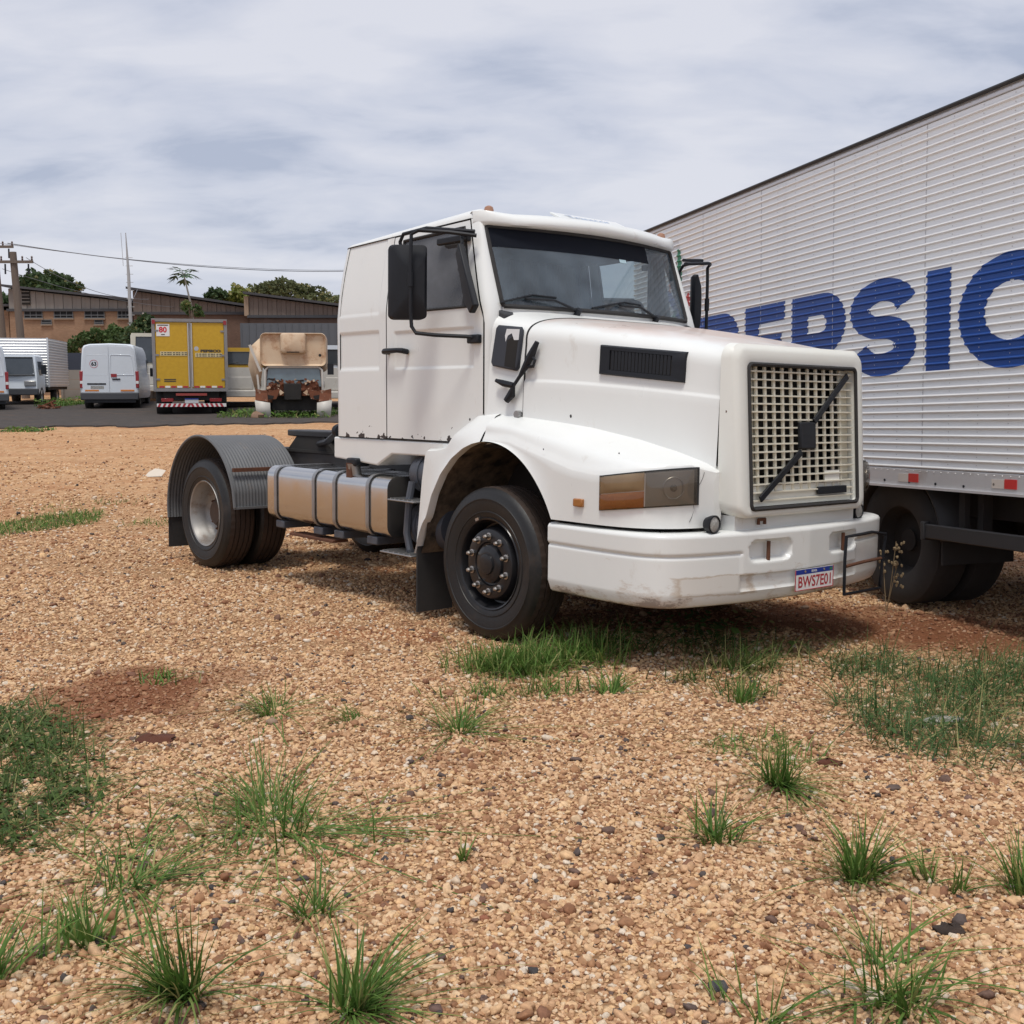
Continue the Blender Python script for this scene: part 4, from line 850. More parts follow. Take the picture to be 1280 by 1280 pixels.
xs = np.r_[-300, -120, -60, np.arange(-40, -8, 1.0), np.arange(-8, 8.01, .16), np.arange(9, 41, 1.0), 60, 120, 300]
ysv = np.r_[-60, -20, -6, np.arange(0, 16, .16), np.arange(16, 64, 1.0), 80, 120, 220, 500]
GXm, GYm = np.meshgrid(xs, ysv); GZm = gz(GXm, GYm)
gmb = MB(); nx_ = len(xs); gmb.v = list(zip(GXm.ravel(), GYm.ravel(), GZm.ravel())); gmb.f = [(i * nx_ + j, i * nx_ + j + 1, (i + 1) * nx_ + j + 1, (i + 1) * nx_ + j) for i in range(len(ysv) - 1) for j in range(nx_ - 1)]
struct(obj('ground', gmb, ground_material(), smooth=80))
# dark asphalt lane in front of the parked vehicles
ASPH = mat('worn_dark_asphalt', (.050, .045, .043), .95, 0, (.10, .087, .08), 4, .6, bump=1., bscale=9, dirt=(.15, .10, .07), dscale=.9, dlo=.55, dhi=.75, spec=.1, stretch=(1, 2.5, 1))
rows = []
for x in np.arange(-40, 12.1, .2):
    y0 = interp(x, [-40, -17, -13, -9, -7, 12], [32.2, 31.6, 32.0, 33.0, 33.6, 34.5]) + .3 * math.sin(x * 1.9) + .3 * random.uniform(-1, 1)
    rows.append([(x, y, float(gz(x, y)) + .045 + (0 if 0 < k < 9 else -.09)) for k, y in enumerate(np.r_[y0 - .02, np.linspace(y0, 48, 8), 48.02, 48.05])])
struct(obj('asphalt_lane', MB().grid(rows), ASPH, smooth=60))

# ================================================================== GRAVEL (real pebbles near the camera)
def gravel():
    pts = []
    for y0, y1, dens in ((2.2, 3.6, 6600), (3.6, 5.0, 5400), (5.0, 7.0, 3700), (7.0, 10.0, 1700), (10.0, 13.0, 650), (13, 17, 260), (17, 22, 80), (22, 30, 14)):
        w0 = -.5 * y1 - .5; w1 = .5 * y1 + .7
        n = int((y1 - y0) * (w1 - w0) * dens); pts.append(np.c_[rng.uniform(w0, w1, n), rng.uniform(y0, y1, n)])
    p = np.vstack(pts)
    keep = np.ones(len(p), bool); dust_veil = np.zeros(len(p))  # red earthy coating on pebbles, plus painted shade under the bumper
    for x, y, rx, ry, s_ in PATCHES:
        d = np.hypot((p[:, 0] - x) / rx, (p[:, 1] - y) / ry) + .3 * np.sin(p[:, 0] * 9) * np.sin(p[:, 1] * 7); keep &= ~((d < .8) & (rng.random(len(p)) < s_ * .45)); dust_veil = np.maximum(dust_veil, s_ * smooth01((1.15 - d) / .5))
    p = p[keep]; dust_veil = dust_veil[keep]; n = len(p); z = gz(p[:, 0], p[:, 1])
    size = np.exp(rng.normal(math.log(.0068), .36, n)); bigm = rng.random(n) < .009; size[bigm] *= rng.uniform(1.6, 2.6, bigm.sum()); size = np.clip(size, .0035, .023)
    size *= 1 + np.clip((p[:, 1] - 6) / 12, 0, 1.2)
    scl = size[:, None] * np.c_[rng.uniform(.85, 1.35, n), rng.uniform(.75, 1.1, n), rng.uniform(.5, .85, n)]
    rot = np.c_[rng.normal(0, .35, n), rng.normal(0, .35, n), rng.uniform(0, 6.28, n)]
    tint = rng.random(n); tint[bigm & (rng.random(n) < .4)] *= .16
    me = bpy.data.meshes.new('gravel'); me.from_pydata(np.c_[p, z + scl[:, 2] * rng.uniform(.05, .75, n)].tolist(), [], [])
    def attr(nm, ty, data):
        a = me.attributes.new(nm, ty, 'POINT'); a.data.foreach_set('vector' if ty == 'FLOAT_VECTOR' else 'value', np.ascontiguousarray(data).ravel().astype(np.int32 if ty == 'INT' else np.float32))
    attr('rot', 'FLOAT_VECTOR', rot); attr('scl', 'FLOAT_VECTOR', scl); attr('tint', 'FLOAT', tint); attr('dust_veil', 'FLOAT', np.clip(dust_veil * rng.uniform(.55, 1.1, n), 0, .95)); attr('pick', 'INT', rng.integers(0, 5, n))
    m = bpy.data.materials.new('pebbles'); m.use_nodes = True; t = m.node_tree; N = t.nodes; L = t.links; b = N['Principled BSDF']; b.inputs['Roughness'].default_value = .8; b.inputs['Specular IOR Level'].default_value = .25
    at_ = N.new('ShaderNodeAttribute'); at_.attribute_type = 'INSTANCER'; at_.attribute_name = 'tint'
    rp = N.new('ShaderNodeValToRGB'); e = rp.color_ramp.elements; L.new(at_.outputs['Fac'], rp.inputs[0])
    e[0].position = 0; e[0].color = (.06, .055, .055, 1); e[1].position = 1; e[1].color = (.66, .55, .42, 1)
    for p_, c_ in ((.015, (.13, .09, .075)), (.05, (.26, .12, .065)), (.17, (.40, .215, .11)), (.35, (.54, .322, .178)), (.55, (.65, .423, .248)), (.74, (.675, .43, .222)), (.92, (.70, .52, .34)), (.98, (.70, .59, .47))):
        q = e.new(p_); q.color = (*c_, 1)
    co = N.new('ShaderNodeTexCoord'); nz = N.new('ShaderNodeTexNoise'); nz.inputs['Scale'].default_value = 1.3; nz.inputs['Detail'].default_value = 6; L.new(co.outputs['Object'], nz.inputs[0])
    mr = N.new('ShaderNodeMapRange'); mr.inputs[1].default_value = .3; mr.inputs[2].default_value = .7; mr.inputs[3].default_value = .70; mr.inputs[4].default_value = 1.14; L.new(nz.outputs[0], mr.inputs[0])
    mx = N.new('ShaderNodeVectorMath'); mx.operation = 'SCALE'; L.new(rp.outputs[0], mx.inputs[0]); L.new(mr.outputs[0], mx.inputs['Scale']); ad_ = N.new('ShaderNodeAttribute'); ad_.attribute_type = 'INSTANCER'; ad_.attribute_name = 'dust_veil'; md_ = N.new('ShaderNodeMix'); md_.data_type = 'RGBA'; L.new(ad_.outputs['Fac'], md_.inputs[0]); L.new(mx.outputs[0], md_.inputs[6]); md_.inputs[7].default_value = (.215, .085, .042, 1); L.new(md_.outputs[2], b.inputs['Base Color'])
    me.materials.append(m)
    o = bpy.data.objects.new('gravel', me); COL.objects.link(o); struct(o, 'stuff'); o['label'] = 'loose sandy pebbles of the gravel yard around the tractor truck'; o['category'] = 'gravel'
    ng = bpy.data.node_groups.new('gravel_scatter', 'GeometryNodeTree'); ng.interface.new_socket('Geometry', in_out='INPUT', socket_type='NodeSocketGeometry'); ng.interface.new_socket('Geometry', in_out='OUTPUT', socket_type='NodeSocketGeometry')
    N = ng.nodes; L = ng.links; gi = N.new('NodeGroupInput'); go = N.new('NodeGroupOutput'); iop = N.new('GeometryNodeInstanceOnPoints'); jn = N.new('GeometryNodeJoinGeometry')
    for k_ in range(5):
        ic = N.new('GeometryNodeMeshIcoSphere'); ic.inputs['Subdivisions'].default_value = 2; ic.inputs['Radius'].default_value = 1
        nt = N.new('ShaderNodeTexNoise'); nt.inputs['Scale'].default_value = .9; nt.inputs['Detail'].default_value = 1; po = N.new('GeometryNodeInputPosition'); ad = N.new('ShaderNodeVectorMath'); ad.operation = 'ADD'; ad.inputs[1].default_value = (k_ * 7.1, k_ * 3.3, k_ * 1.7); L.new(po.outputs[0], ad.inputs[0]); L.new(ad.outputs[0], nt.inputs['Vector'])
        su = N.new('ShaderNodeVectorMath'); su.operation = 'SUBTRACT'; su.inputs[1].default_value = (.5, .5, .5); L.new(nt.outputs['Color'], su.inputs[0]); sc = N.new('ShaderNodeVectorMath'); sc.operation = 'SCALE'; sc.inputs['Scale'].default_value = 1.5; L.new(su.outputs[0], sc.inputs[0])
        sp = N.new('GeometryNodeSetPosition'); L.new(ic.outputs['Mesh'], sp.inputs['Geometry']); L.new(sc.outputs[0], sp.inputs['Offset'])
        ss = N.new('GeometryNodeSetShadeSmooth'); L.new(sp.outputs[0], ss.inputs[0]); sm = N.new('GeometryNodeSetMaterial'); sm.inputs['Material'].default_value = m; L.new(ss.outputs[0], sm.inputs[0])
        gt = N.new('GeometryNodeGeometryToInstance'); L.new(sm.outputs[0], gt.inputs[0]); L.new(gt.outputs[0], jn.inputs[0])
    def na(nm, ty):
        a = N.new('GeometryNodeInputNamedAttribute'); a.data_type = ty; a.inputs[0].default_value = nm; return a.outputs[0]
    L.new(gi.outputs[0], iop.inputs['Points']); L.new(jn.outputs[0], iop.inputs['Instance']); iop.inputs['Pick Instance'].default_value = True
    L.new(na('pick', 'INT'), iop.inputs['Instance Index']); er = N.new('FunctionNodeEulerToRotation'); L.new(na('rot', 'FLOAT_VECTOR'), er.inputs[0]); L.new(er.outputs[0], iop.inputs['Rotation']); L.new(na('scl', 'FLOAT_VECTOR'), iop.inputs['Scale'])
    L.new(iop.outputs[0], go.inputs[0]); md = o.modifiers.new('scatter', 'NODES'); md.node_group = ng
    return n
NPEB = gravel(); print('pebbles', NPEB)

# ================================================================== GRASS
def grass_mat(name, c0, c1, c2):
    m = bpy.data.materials.new(name); m.use_nodes = True; t = m.node_tree; N = t.nodes; L = t.links; b = N['Principled BSDF']; b.inputs['Roughness'].default_value = .6; b.inputs['Specular IOR Level'].default_value = .25
    a = N.new('ShaderNodeAttribute'); a.attribute_name = 'shade'; rp = N.new('ShaderNodeValToRGB'); L.new(a.outputs['Fac'], rp.inputs[0]); e = rp.color_ramp.elements
    e[0].color = (*c0, 1); e[1].color = (*c2, 1); q = e.new(.5); q.color = (*c1, 1); e[1].position = .78; q2 = e.new(.93); q2.color = (.38, .33, .14, 1)
    L.new(rp.outputs[0], b.inputs['Base Color'])
    tl = N.new('ShaderNodeBsdfTranslucent'); L.new(rp.outputs[0], tl.inputs[0]); mx = N.new('ShaderNodeMixShader'); mx.inputs[0].default_value = .3
    L.new(b.outputs[0], mx.inputs[1]); L.new(tl.outputs[0], mx.inputs[2]); L.new(mx.outputs[0], N['Material Output'].inputs[0]); return m
GRASS = grass_mat('grass_blades', (.07, .14, .028), (.13, .23, .045), (.23, .33, .08))
WEED = grass_mat('weed_leaves', (.055, .095, .024), (.09, .145, .034), (.155, .215, .06))
THIN = grass_mat('thin_dull_grass', (.055, .11, .035), (.09, .165, .055), (.17, .24, .09))
def blades(roots, hmin, hmax, wid, lean, q, seg=4, droop=.6, dirs=None):
    V = []; Fc = []; S = []
    for i, (x, y) in enumerate(roots):
        z = float(gz(x, y)) - .005; hh = q.uniform(hmin, hmax); a = q.uniform(0, 6.283) if dirs is None else dirs[i]; ln = abs(q.normal(lean, lean * .5)); w = wid * q.uniform(.6, 1.25); sh = q.random()
        dx, dy = math.cos(a), math.sin(a); tw = q.uniform(-.5, .5); sxv, syv = -math.sin(a + tw), math.cos(a + tw); o = len(V)
        for k in range(seg + 1):
            t = k / seg; r = hh * ln * (t + droop * t * t * ln); zz = z + hh * max(t * math.sqrt(max(1 - .5 * min(ln, 1.3) ** 2, .1)) - droop * .55 * ln * t ** 2.5, .02 * t); ww = w * (1 - t ** 1.6) * .5 + .0003
            V += [(x + dx * r - sxv * ww, y + dy * r - syv * ww, zz), (x + dx * r + sxv * ww, y + dy * r + syv * ww, zz + .25 * ww)]; S += [sh, sh]
        Fc += [(o + 2 * k, o + 2 * k + 1, o + 2 * k + 3, o + 2 * k + 2) for k in range(seg)]
    return V, Fc, S
def leaf_patch(roots, size, q, hmax):
    V = []; Fc = []; S = []
    for x, y in roots:
        z = float(gz(x, y)) + q.uniform(.005, hmax); a = q.uniform(0, 6.28); s = size * q.uniform(.6, 1.3); sh = q.random() * .9; o = len(V); u = np.array([math.cos(a), math.sin(a), q.normal(.15, .3)]); v = np.array([-math.sin(a), math.cos(a), q.normal(0, .3)])
        for p in (-.5 * u, -.1 * u + .32 * v, .5 * u + .1 * v, .62 * u, .5 * u - .1 * v, -.1 * u - .32 * v): V.append((x + p[0] * s, y + p[1] * s, z + p[2] * s)); S.append(sh)
        Fc += [(o, o + 1, o + 2, o + 3), (o, o + 3, o + 4, o + 5)]
    return V, Fc, S
def foliage_obj(name, data, material, smooth=True):
    V, Fc, S = [], [], []
    for v, f, s in data: o = len(V); V += v; Fc += [tuple(i + o for i in q) for q in f]; S += s
    me = bpy.data.meshes.new(name); me.from_pydata(V, [], Fc); a = me.attributes.new('shade', 'FLOAT', 'POINT'); a.data.foreach_set('value', np.array(S, np.float32)); me.materials.append(material)
    me.polygons.foreach_set('use_smooth', [smooth] * len(me.polygons)); o = bpy.data.objects.new(name, me); COL.objects.link(o); return o
TUFTS = [  # px, py of the root in the photograph, blades, height, spread, lean, label
    (245, 1225, 110, .21, .085, .55, 'dense bright green grass tuft at the bottom left, beside two smaller tufts'),
    (418, 1265, 90, .20, .10, .55, 'bright green grass tuft at the bottom edge, left of centre'),
    (30, 1215, 60, .19, .09, .6, 'loose grass tuft at the bottom left corner of the yard'),
    (340, 1030, 190, .26, .20, 1.1, 'wide sprawling grass clump with long thin stems left of centre'),
    (345, 885, 100, .17, .11, .95, 'spread grass tuft nearest the bare red earth patch'),
    (570, 915, 95, .19, .10, .9, 'splayed grass tuft in front of the front wheel'),
    (965, 975, 110, .18, .085, .6, 'full green grass tuft in front of the number plate'),
    (1075, 1095, 100, .19, .085, .6, 'compact upright grass tuft right of centre in the foreground'),
    (890, 1050, 50, .16, .085, .5, 'small twin grass tuft in the middle of the foreground gravel'),
    (1140, 1245, 110, .20, .12, .85, 'low spreading grass tuft at the bottom right'),
    (1275, 1120, 60, .18, .08, .6, 'grass tuft cut by the right edge of the view'),
    (400, 1140, 34, .15, .06, .6, 'small sparse tuft between the sprawling clump and the bottom tufts'),
    (580, 1072, 9, .09, .02, .4, 'tiny lone grass sprout in the bare centre gravel'),
    (110, 1180, 40, .15, .08, .6, 'small upright tuft near the lower left edge'),
    (160, 1100, 90, .19, .13, 1.05, 'flattened tuft with broad bent blades left of the sprawling clump'),
    (455, 905, 50, .12, .10, 1.0, 'low dull green tuft beside the wide clump, behind it'),
    (925, 880, 40, .15, .06, .55, 'narrow tuft just in front of the bumper shadow'),
    (1185, 1110, 30, .13, .07, .6, 'sparse tuft right of the compact upright one'),
    (760, 870, 40, .14, .09, .6, 'short tuft in the gravel before the bumper centre'),
    (930, 1275, 16, .16, .08, .7, 'thin stems at the bottom edge, right of centre')]
for px, py, n, hgt, spr, ln, lab in TUFTS:
    n = int(n * (1.6 if ln < .8 else 1.15)); hgt *= 1.25; spr *= 1.15
    q = np.random.default_rng(int(px * 7 + py)); g_ = ground(px, py); nc = int(q.integers(2, 5)); cen = q.normal(0, spr * .45, (nc, 2)); wgt = q.dirichlet(np.ones(nc) * 1.5); pk = q.choice(nc, n, p=wgt); d = cen[pk] + q.normal(0, spr * .22, (n, 2)); roots = g_[:2] + d; wind = q.uniform(0, 6.28)
    dirs = np.where(q.random(n) < .25, wind + q.normal(0, .5, n), np.arctan2(d[:, 1] - .4 * cen[pk, 1], d[:, 0] - .4 * cen[pk, 0]) + q.normal(0, .8, n)); ln *= q.uniform(.8, 1.3)
    o = foliage_obj('grass_tuft', [blades(roots, hgt * .35, hgt * 1.15, .0085 if ln < .8 else .0065, ln, q, dirs=dirs)], GRASS)
    o.data.transform(Matrix.Translation((-g_[0], -g_[1], -g_[2]))); o.location = tuple(g_); tag(o, lab, 'grass', 'grass tufts in the gravel')
def patch_pts(poly, n, q):                              # random ground points inside a picture-space outline turned into yard coordinates
    P = np.array([ground(*p)[:2] for p in poly]); lo, hi = P.min(0), P.max(0); out = []
    while len(out) < n:
        c = q.uniform(lo, hi); ins = False; j = len(P) - 1
        for i in range(len(P)):
            if (P[i, 1] > c[1]) != (P[j, 1] > c[1]) and c[0] < (P[j, 0] - P[i, 0]) * (c[1] - P[i, 1]) / (P[j, 1] - P[i, 1]) + P[i, 0]: ins = not ins
            j = i
        if ins: out.append(c)
    return np.array(out)
q = np.random.default_rng(11)
def stuff(o, label): struct(o, 'stuff'); o['label'] = label; o['category'] = 'grass'; return o
pl = [(-60, 900), (40, 885), (100, 920), (130, 985), (90, 1030), (40, 1060), (-60, 1085)]
rt = patch_pts(pl, 3600, q); rt = rt + q.normal(0, .07, rt.shape); keep = np.array([math.sin(x * 9 + 1) * math.sin(y * 8) + .5 * math.sin(x * 23) + q.random() * 1.1 > -.25 for x, y in rt]); rt = rt[keep]; nb = len(rt) * 5 // 9
stuff(foliage_obj('weed_patch', [leaf_patch(rt[:nb], .032, q, .035), blades(rt[nb:], .05, .2, .0065, 1.1, q)], WEED), 'dark leafy weed patch on the left edge of the gravel')
q = np.random.default_rng(12)
d_ = []
for (px, py, n, rx, ry, h0, h1) in ((640, 838, 900, .33, .22, .08, .25), (705, 828, 420, .3, .22, .08, .26), (620, 870, 90, .3, .12, .05, .16), (740, 815, 260, .3, .3, .08, .30), (680, 865, 120, .3, .14, .06, .17)):
    g_ = ground(px, py); d_.append(blades(g_[:2] + q.normal(0, 1, (n, 2)) * (rx * .5, ry * .5), h0, h1, .008, .6, q))
stuff(foliage_obj('wheel_grass', d_, GRASS), 'thick bright grass growing against the front wheel and bumper end')
q = np.random.default_rng(13); d_ = []
for (px, py, n, rx, ry, h0, h1) in ((870, 812, 200, .5, .4, .06, .24), (935, 838, 230, .22, .18, .10, .30), (865, 852, 90, .25, .1, .08, .2), (1000, 822, 60, .4, .2, .06, .2), (930, 870, 90, .2, .1, .06, .2)):
    g_ = ground(px, py); d_.append(blades(g_[:2] + q.normal(0, 1, (n, 2)) * (rx * .5, ry * .5), h0, h1, .007, .75, q))
d_.append(leaf_patch(ground(880, 800)[:2] + q.normal(0, .28, (260, 2)), .05, q, .16))
stuff(foliage_obj('bumper_grass', d_, WEED), 'shaded weeds and grass growing under the middle of the bumper')
q = np.random.default_rng(14)
pl = [(1045, 880), (1030, 835), (1100, 818), (1180, 822), (1330, 832), (1340, 960), (1200, 975), (1090, 935)]
rt = patch_pts(pl, 4200, q); rt = rt[[math.sin(x * 5 + 1) * math.sin(y * 4.3) + .4 * math.sin(x * 13 + y * 9) + q.random() > .1 for x, y in rt]]; nn_ = len(rt)
stuff(foliage_obj('sparse_grass', [blades(rt[:nn_ * 7 // 10], .07, .24, .006, 1.0, q), blades(rt[nn_ * 7 // 10:nn_ * 9 // 10], .15, .36, .005, .7, q), leaf_patch(rt[nn_ * 9 // 10:], .03, q, .08)], THIN), 'wide patch of thin dull grass to the right of the plate')
q = np.random.default_rng(15)
pl = [(880, 930), (960, 920), (1040, 950), (1000, 965), (890, 945)]; rt = patch_pts(pl, 260, q)
stuff(foliage_obj('creeping_grass', [blades(rt, .04, .14, .006, 1.1, q)], GRASS), 'low creeping grass spreading behind the full tuft in front of the plate')
q = np.random.default_rng(16)
pl = [(-20, 660), (60, 645), (130, 640), (120, 655), (40, 665), (-20, 676)]; rt = patch_pts(pl, 1300, q)
g2 = [ground(190, 655)[:2] + q.normal(0, .22, (90, 2)), ground(150, 628)[:2] + q.normal(0, .25, (60, 2)), ground(60, 637)[:2] + q.normal(0, .3, (60, 2)), ground(210, 850)[:2] + q.normal(0, .08, (40, 2))]
stuff(foliage_obj('distant_grass', [blades(rt, .05, .15, .012, .7, q)] + [blades(p, .05, .13, .010, .7, q) for p in g2], GRASS), 'low strip of grass on the gravel left of the rear wheel')
q = np.random.default_rng(17); rt = patch_pts([(130, 1000), (260, 1010), (480, 1030), (490, 1080), (300, 1090), (120, 1120), (60, 1060)], 190, q)
stuff(foliage_obj('scattered_blades', [blades(rt, .08, .24, .006, 1.2, q)], GRASS), 'scattered long bent grass blades over the gravel lower left')
# the bits lying about
for px, py, rx, ry, rz_, lab, m_ in ((192, 925, .10, .062, .02, 'dark brown clod of earth on the gravel near the red patch', mat('dark_red_clod', (.075, .025, .014), .95, 0, (.12, .04, .02), 20, .8, bump=.6, bscale=80)),
        (1185, 1165, .05, .028, .02, 'dark charred lump lying by the bottom right tuft', mat('charred_lump', (.03, .022, .018), .95, 0, (.06, .04, .03), 30, .8, bump=.6, bscale=90)),
        (1035, 957, .06, .03, .025, 'dark brown clod beside the full green tuft', MATS['dark_red_clod'])):
    g_ = ground(px, py); o = obj('earth_clod', MB().blob((0, 0, 0), (rx, ry, rz_), px, 12, .3), m_, smooth=60); o.location = (g_[0], g_[1], g_[2] + .006); tag(o, lab, 'clod')
g_ = ground(193, 596); o = obj('cardboard_scrap', MB().add([(-.16, -.05, 0), (.14, -.06, .012), (.17, .1, .10), (-.02, .12, .13), (-.13, .08, .07), (-.15, -.04, .006), (.13, -.05, .02), (.16, .11, .107), (-.02, .13, .137), (-.125, .09, .077)], [(0, 1, 2, 3, 4), (5, 6, 7, 8, 9)]), mat('pale_cardboard', (.62, .55, .46), .9)); o.location = tuple(g_); tag(o, 'crumpled pale cardboard scrap lying behind the rear wheel', 'scrap')
g_ = ground(1180, 903); o = obj('flat_stone', MB().blob((0, 0, .01), (.11, .05, .022), 5, 10, .18), mat('pale_stone', (.42, .40, .36), .9, 0, (.33, .31, .28), 12, .8, bump=.4, bscale=40), smooth=60); o.location = tuple(g_); o.rotation_euler = (0, 0, .2); tag(o, 'flat pale grey stone in the thin grass at the right', 'stone')
for i, (px, py, r_, c_) in enumerate(((340, 905, .035, (.36, .25, .17)), (898, 1238, .03, (.09, .085, .085)), (605, 1150, .017, (.34, .13, .07)), (770, 1268, .017, (.07, .07, .075)), (1210, 1000, .02, (.22, .13, .10)), (545, 1265, .022, (.2, .12, .10)), (300, 645 + 240, .03, (.38, .27, .18)))):
    g_ = ground(px, py); o = obj('loose_stone', MB().blob((0, 0, 0), (r_, r_ * .8, r_ * .6), i + 40, 10, .22), mat(f'stone_tone_{i}', c_, .85, 0, tuple(c * .7 for c in c_), 25, .8, bump=.4, bscale=90), smooth=60); o.location = (g_[0], g_[1], g_[2] + r_ * .3)
    tag(o, ['large sandy stone near the spread tuft by the red earth', 'dark grey stone at the bottom, right of centre', 'reddish stone alone in the centre foreground', 'small black stone on the bottom edge, centre right', 'purplish stone below the thin grass at the right', 'purple brown stone on the bottom edge, left of centre', 'pale brown stone above the spread tuft by the red earth'][i], 'stone', 'larger stones in the gravel')

g_ = ground(1108, 765); dw = thing('dry_weed', 'tall dry seed-headed weed standing at the far bumper corner', 'weed', g_); STRAW = mat('dry_straw', (.30, .22, .12), .9, 0, (.2, .15, .09), 20, .8); q = np.random.default_rng(51)
for k_ in range(3):
    a = q.uniform(0, 6.28); P = [(0, 0, 0), (.03 * math.cos(a), .03 * math.sin(a), .18), (.07 * math.cos(a), .07 * math.sin(a), .40 + .08 * k_)]; obj('stalk', MB().tube(P, .0035, 5), STRAW, dw)
    sd = MB(); [sd.blob((P[2][0] + q.normal(0, .022), P[2][1] + q.normal(0, .022), P[2][2] - q.uniform(0, .2)), (.011, .011, .014), i + 60, 6, .3) for i in range(16)]; obj('seed_head', sd, STRAW, dw, 0)
# ================================================================== BOX TRUCK WITH BLUE LETTERING
tD = ray(210, 535); tD = tD / np.linalg.norm(tD); tP0 = at(1100, 605, 9.0); bx_ = -tD; by_ = np.cross([0, 0, 1.], bx_); by_ /= np.linalg.norm(by_); bz_ = np.cross(bx_, by_)
box = thing('box_truck', 'silver ribbed box truck with big blue letters behind the white tractor truck', 'truck')
box.matrix_world = Matrix(((bx_[0], by_[0], bz_[0], tP0[0]), (bx_[1], by_[1], bz_[1], tP0[1]), (bx_[2], by_[2], bz_[2], tP0[2]), (0, 0, 0, 1)))
SILV = mat('aluminium_cladding', (.89, .89, .875), .36, .25, (.83, .83, .82), .8, .9, rvar=.08, bump=.12, bscale=3., dirt=(.42, .40, .39), dscale=1.6, dlo=.6, dhi=.95)
SILV2 = mat('aluminium_rail', (.68, .68, .69), .42, .4, (.58, .58, .59), 2, .9, dirt=(.36, .3, .25), dscale=3, dlo=.55, dhi=.9)
LBLUE = mat('blue_letter_paint', (.007, .060, .285), .4, .05, (.009, .072, .32), 1.5, .8, rvar=.06)
X0, X1, HB, WBX = -4.97, 4.2, 2.735, 2.5
Zlo, Zhi, NS = .14, 2.672, 43; SPC = (Zhi - Zlo) / NS
def ribz(v):                                            # depth of the cladding at fraction v of one slat (negative y = towards the viewer)
    return -interp(v, [0, .10, .22, .34, .42, 1], [0, -.001, .013, .013, .001, 0]) if False else -interp(v, [0, .08, .2, .3, .42, 1.0], [.0, .012, .0145, .011, .001, 0.])
vv = [0, .04, .08, .14, .2, .25, .3, .36, .42, 1.]
slm = mesh_of('slat', MB().grid([[(X0, ribz(v), v * SPC), (X1, ribz(v), v * SPC)] for v in vv]), SILV, 80)
for i in range(NS):
    o = obj('slat', slm, None, box); o.location = (0, 0, Zlo + i * SPC)
obj('side_backing', MB().box(X0, X1, .004, .03, .0, HB), SILV2, box)
obj('body_core', MB().box(X0 + .01, X1 - .01, .03, WBX, .0, HB - .01), SILV2, box)
obj('lower_rail', MB().box(X0, X1, -.012, .003, .0, Zlo - .004), SILV2, box, bevel=.004); obj('lower_lip', MB().box(X0, X1, -.03, -.013, -.012, .006), mat('bright_edge', (.72, .72, .73), .4, .5), box)
obj('upper_rail', MB().box(X0, X1, -.012, .003, Zhi + .004, HB - .03), SILV2, box, bevel=.004); obj('roof_edge', MB().tube([(X0, -.015, HB), (X1, -.015, HB)], .016, 8), mat('black_trim', (.02, .02, .022), .5), box)
obj('roof_sheet', MB().box(X0, X1, 0, WBX, HB - .01, HB + .012), SILV2, box)
riv = MB()
for X in np.arange(X0 + .3, X1, .305):
    for i in range(NS):
        if (i % 1) == 0: z = Zlo + (i + .72) * SPC; riv.add([(X - .005, -.002, z), (X, -.002, z - .005), (X + .005, -.002, z), (X, -.002, z + .005), (X, -.006, z)], [(0, 1, 4), (1, 2, 4), (2, 3, 4), (3, 0, 4)])
for X in np.arange(X0 + .05, X1, .08):
    for z in (Zlo - .02, Zhi + .03): riv.add([(X - .005, -.013, z), (X, -.013, z - .005), (X + .005, -.013, z), (X, -.013, z + .005), (X, -.018, z)], [(0, 1, 4), (1, 2, 4), (2, 3, 4), (3, 0, 4)])
struct(obj('rivets', riv, SILV2, box, 0), 'stuff')
for X in np.arange(X0 + .61, X1, 1.22): obj('panel_joint', MB().box(X - .003, X + .003, -.003, .004, Zlo, Zhi), mat('joint_grey', (.58, .58, .6), .5), box, 0)
for X in np.arange(X0 + .4, X1, .31): obj('rail_bolt', MB().cyl((X, -.012, .03 + .03 * ((X * 3) % 1)), (X, -.017, .03 + .03 * ((X * 3) % 1)), .010, n=8), BLACK, box)
# painted letters that follow the ribs
def depth_at(z): i = (z - Zlo) / SPC; return ribz(i - math.floor(i)) if Zlo <= z <= Zhi else -.012
zlv = sorted(set([Zlo + (i + v) * SPC for i in range(NS) for v in (0, .04, .08, .14, .2, .25, .3, .36, .42, .57, .72, .86)]))
def painted(polys, zl=zlv):
    segs = [(p[i], p[(i + 1) % len(p)]) for p in polys for i in range(len(p))]
    za = min(min(a[1], b[1]) for a, b in segs); zb = max(max(a[1], b[1]) for a, b in segs); L_ = [za + 1e-5] + [z for z in zl if za < z < zb] + [zb - 1e-5]
    def cross(z): return sorted(a[0] + (b[0] - a[0]) * (z - a[1]) / (b[1] - a[1]) for a, b in segs if (a[1] > z) != (b[1] > z))
    m = MB()
    for a, b in zip(L_[:-1], L_[1:]):
        ca, cb = cross(a), cross(b)
        if len(ca) != len(cb): ca = cb = cross((a + b) / 2)
        for k in range(0, len(ca) - 1, 2):
            ya, yb = depth_at(a + 1e-6) - .0016, depth_at(b - 1e-6) - .0016; m.add([(ca[k], ya, a), (ca[k + 1], ya, a), (cb[k + 1], yb, b), (cb[k], yb, b)], [(0, 1, 2, 3)])
    return m
def arc(cx_, cz_, rx, rz, a0, a1, n=20): return [(cx_ + rx * math.cos(R(a)), cz_ + rz * math.sin(R(a))) for a in np.linspace(a0, a1, n)]
z0, z1 = .868, 1.602; H = z1 - z0
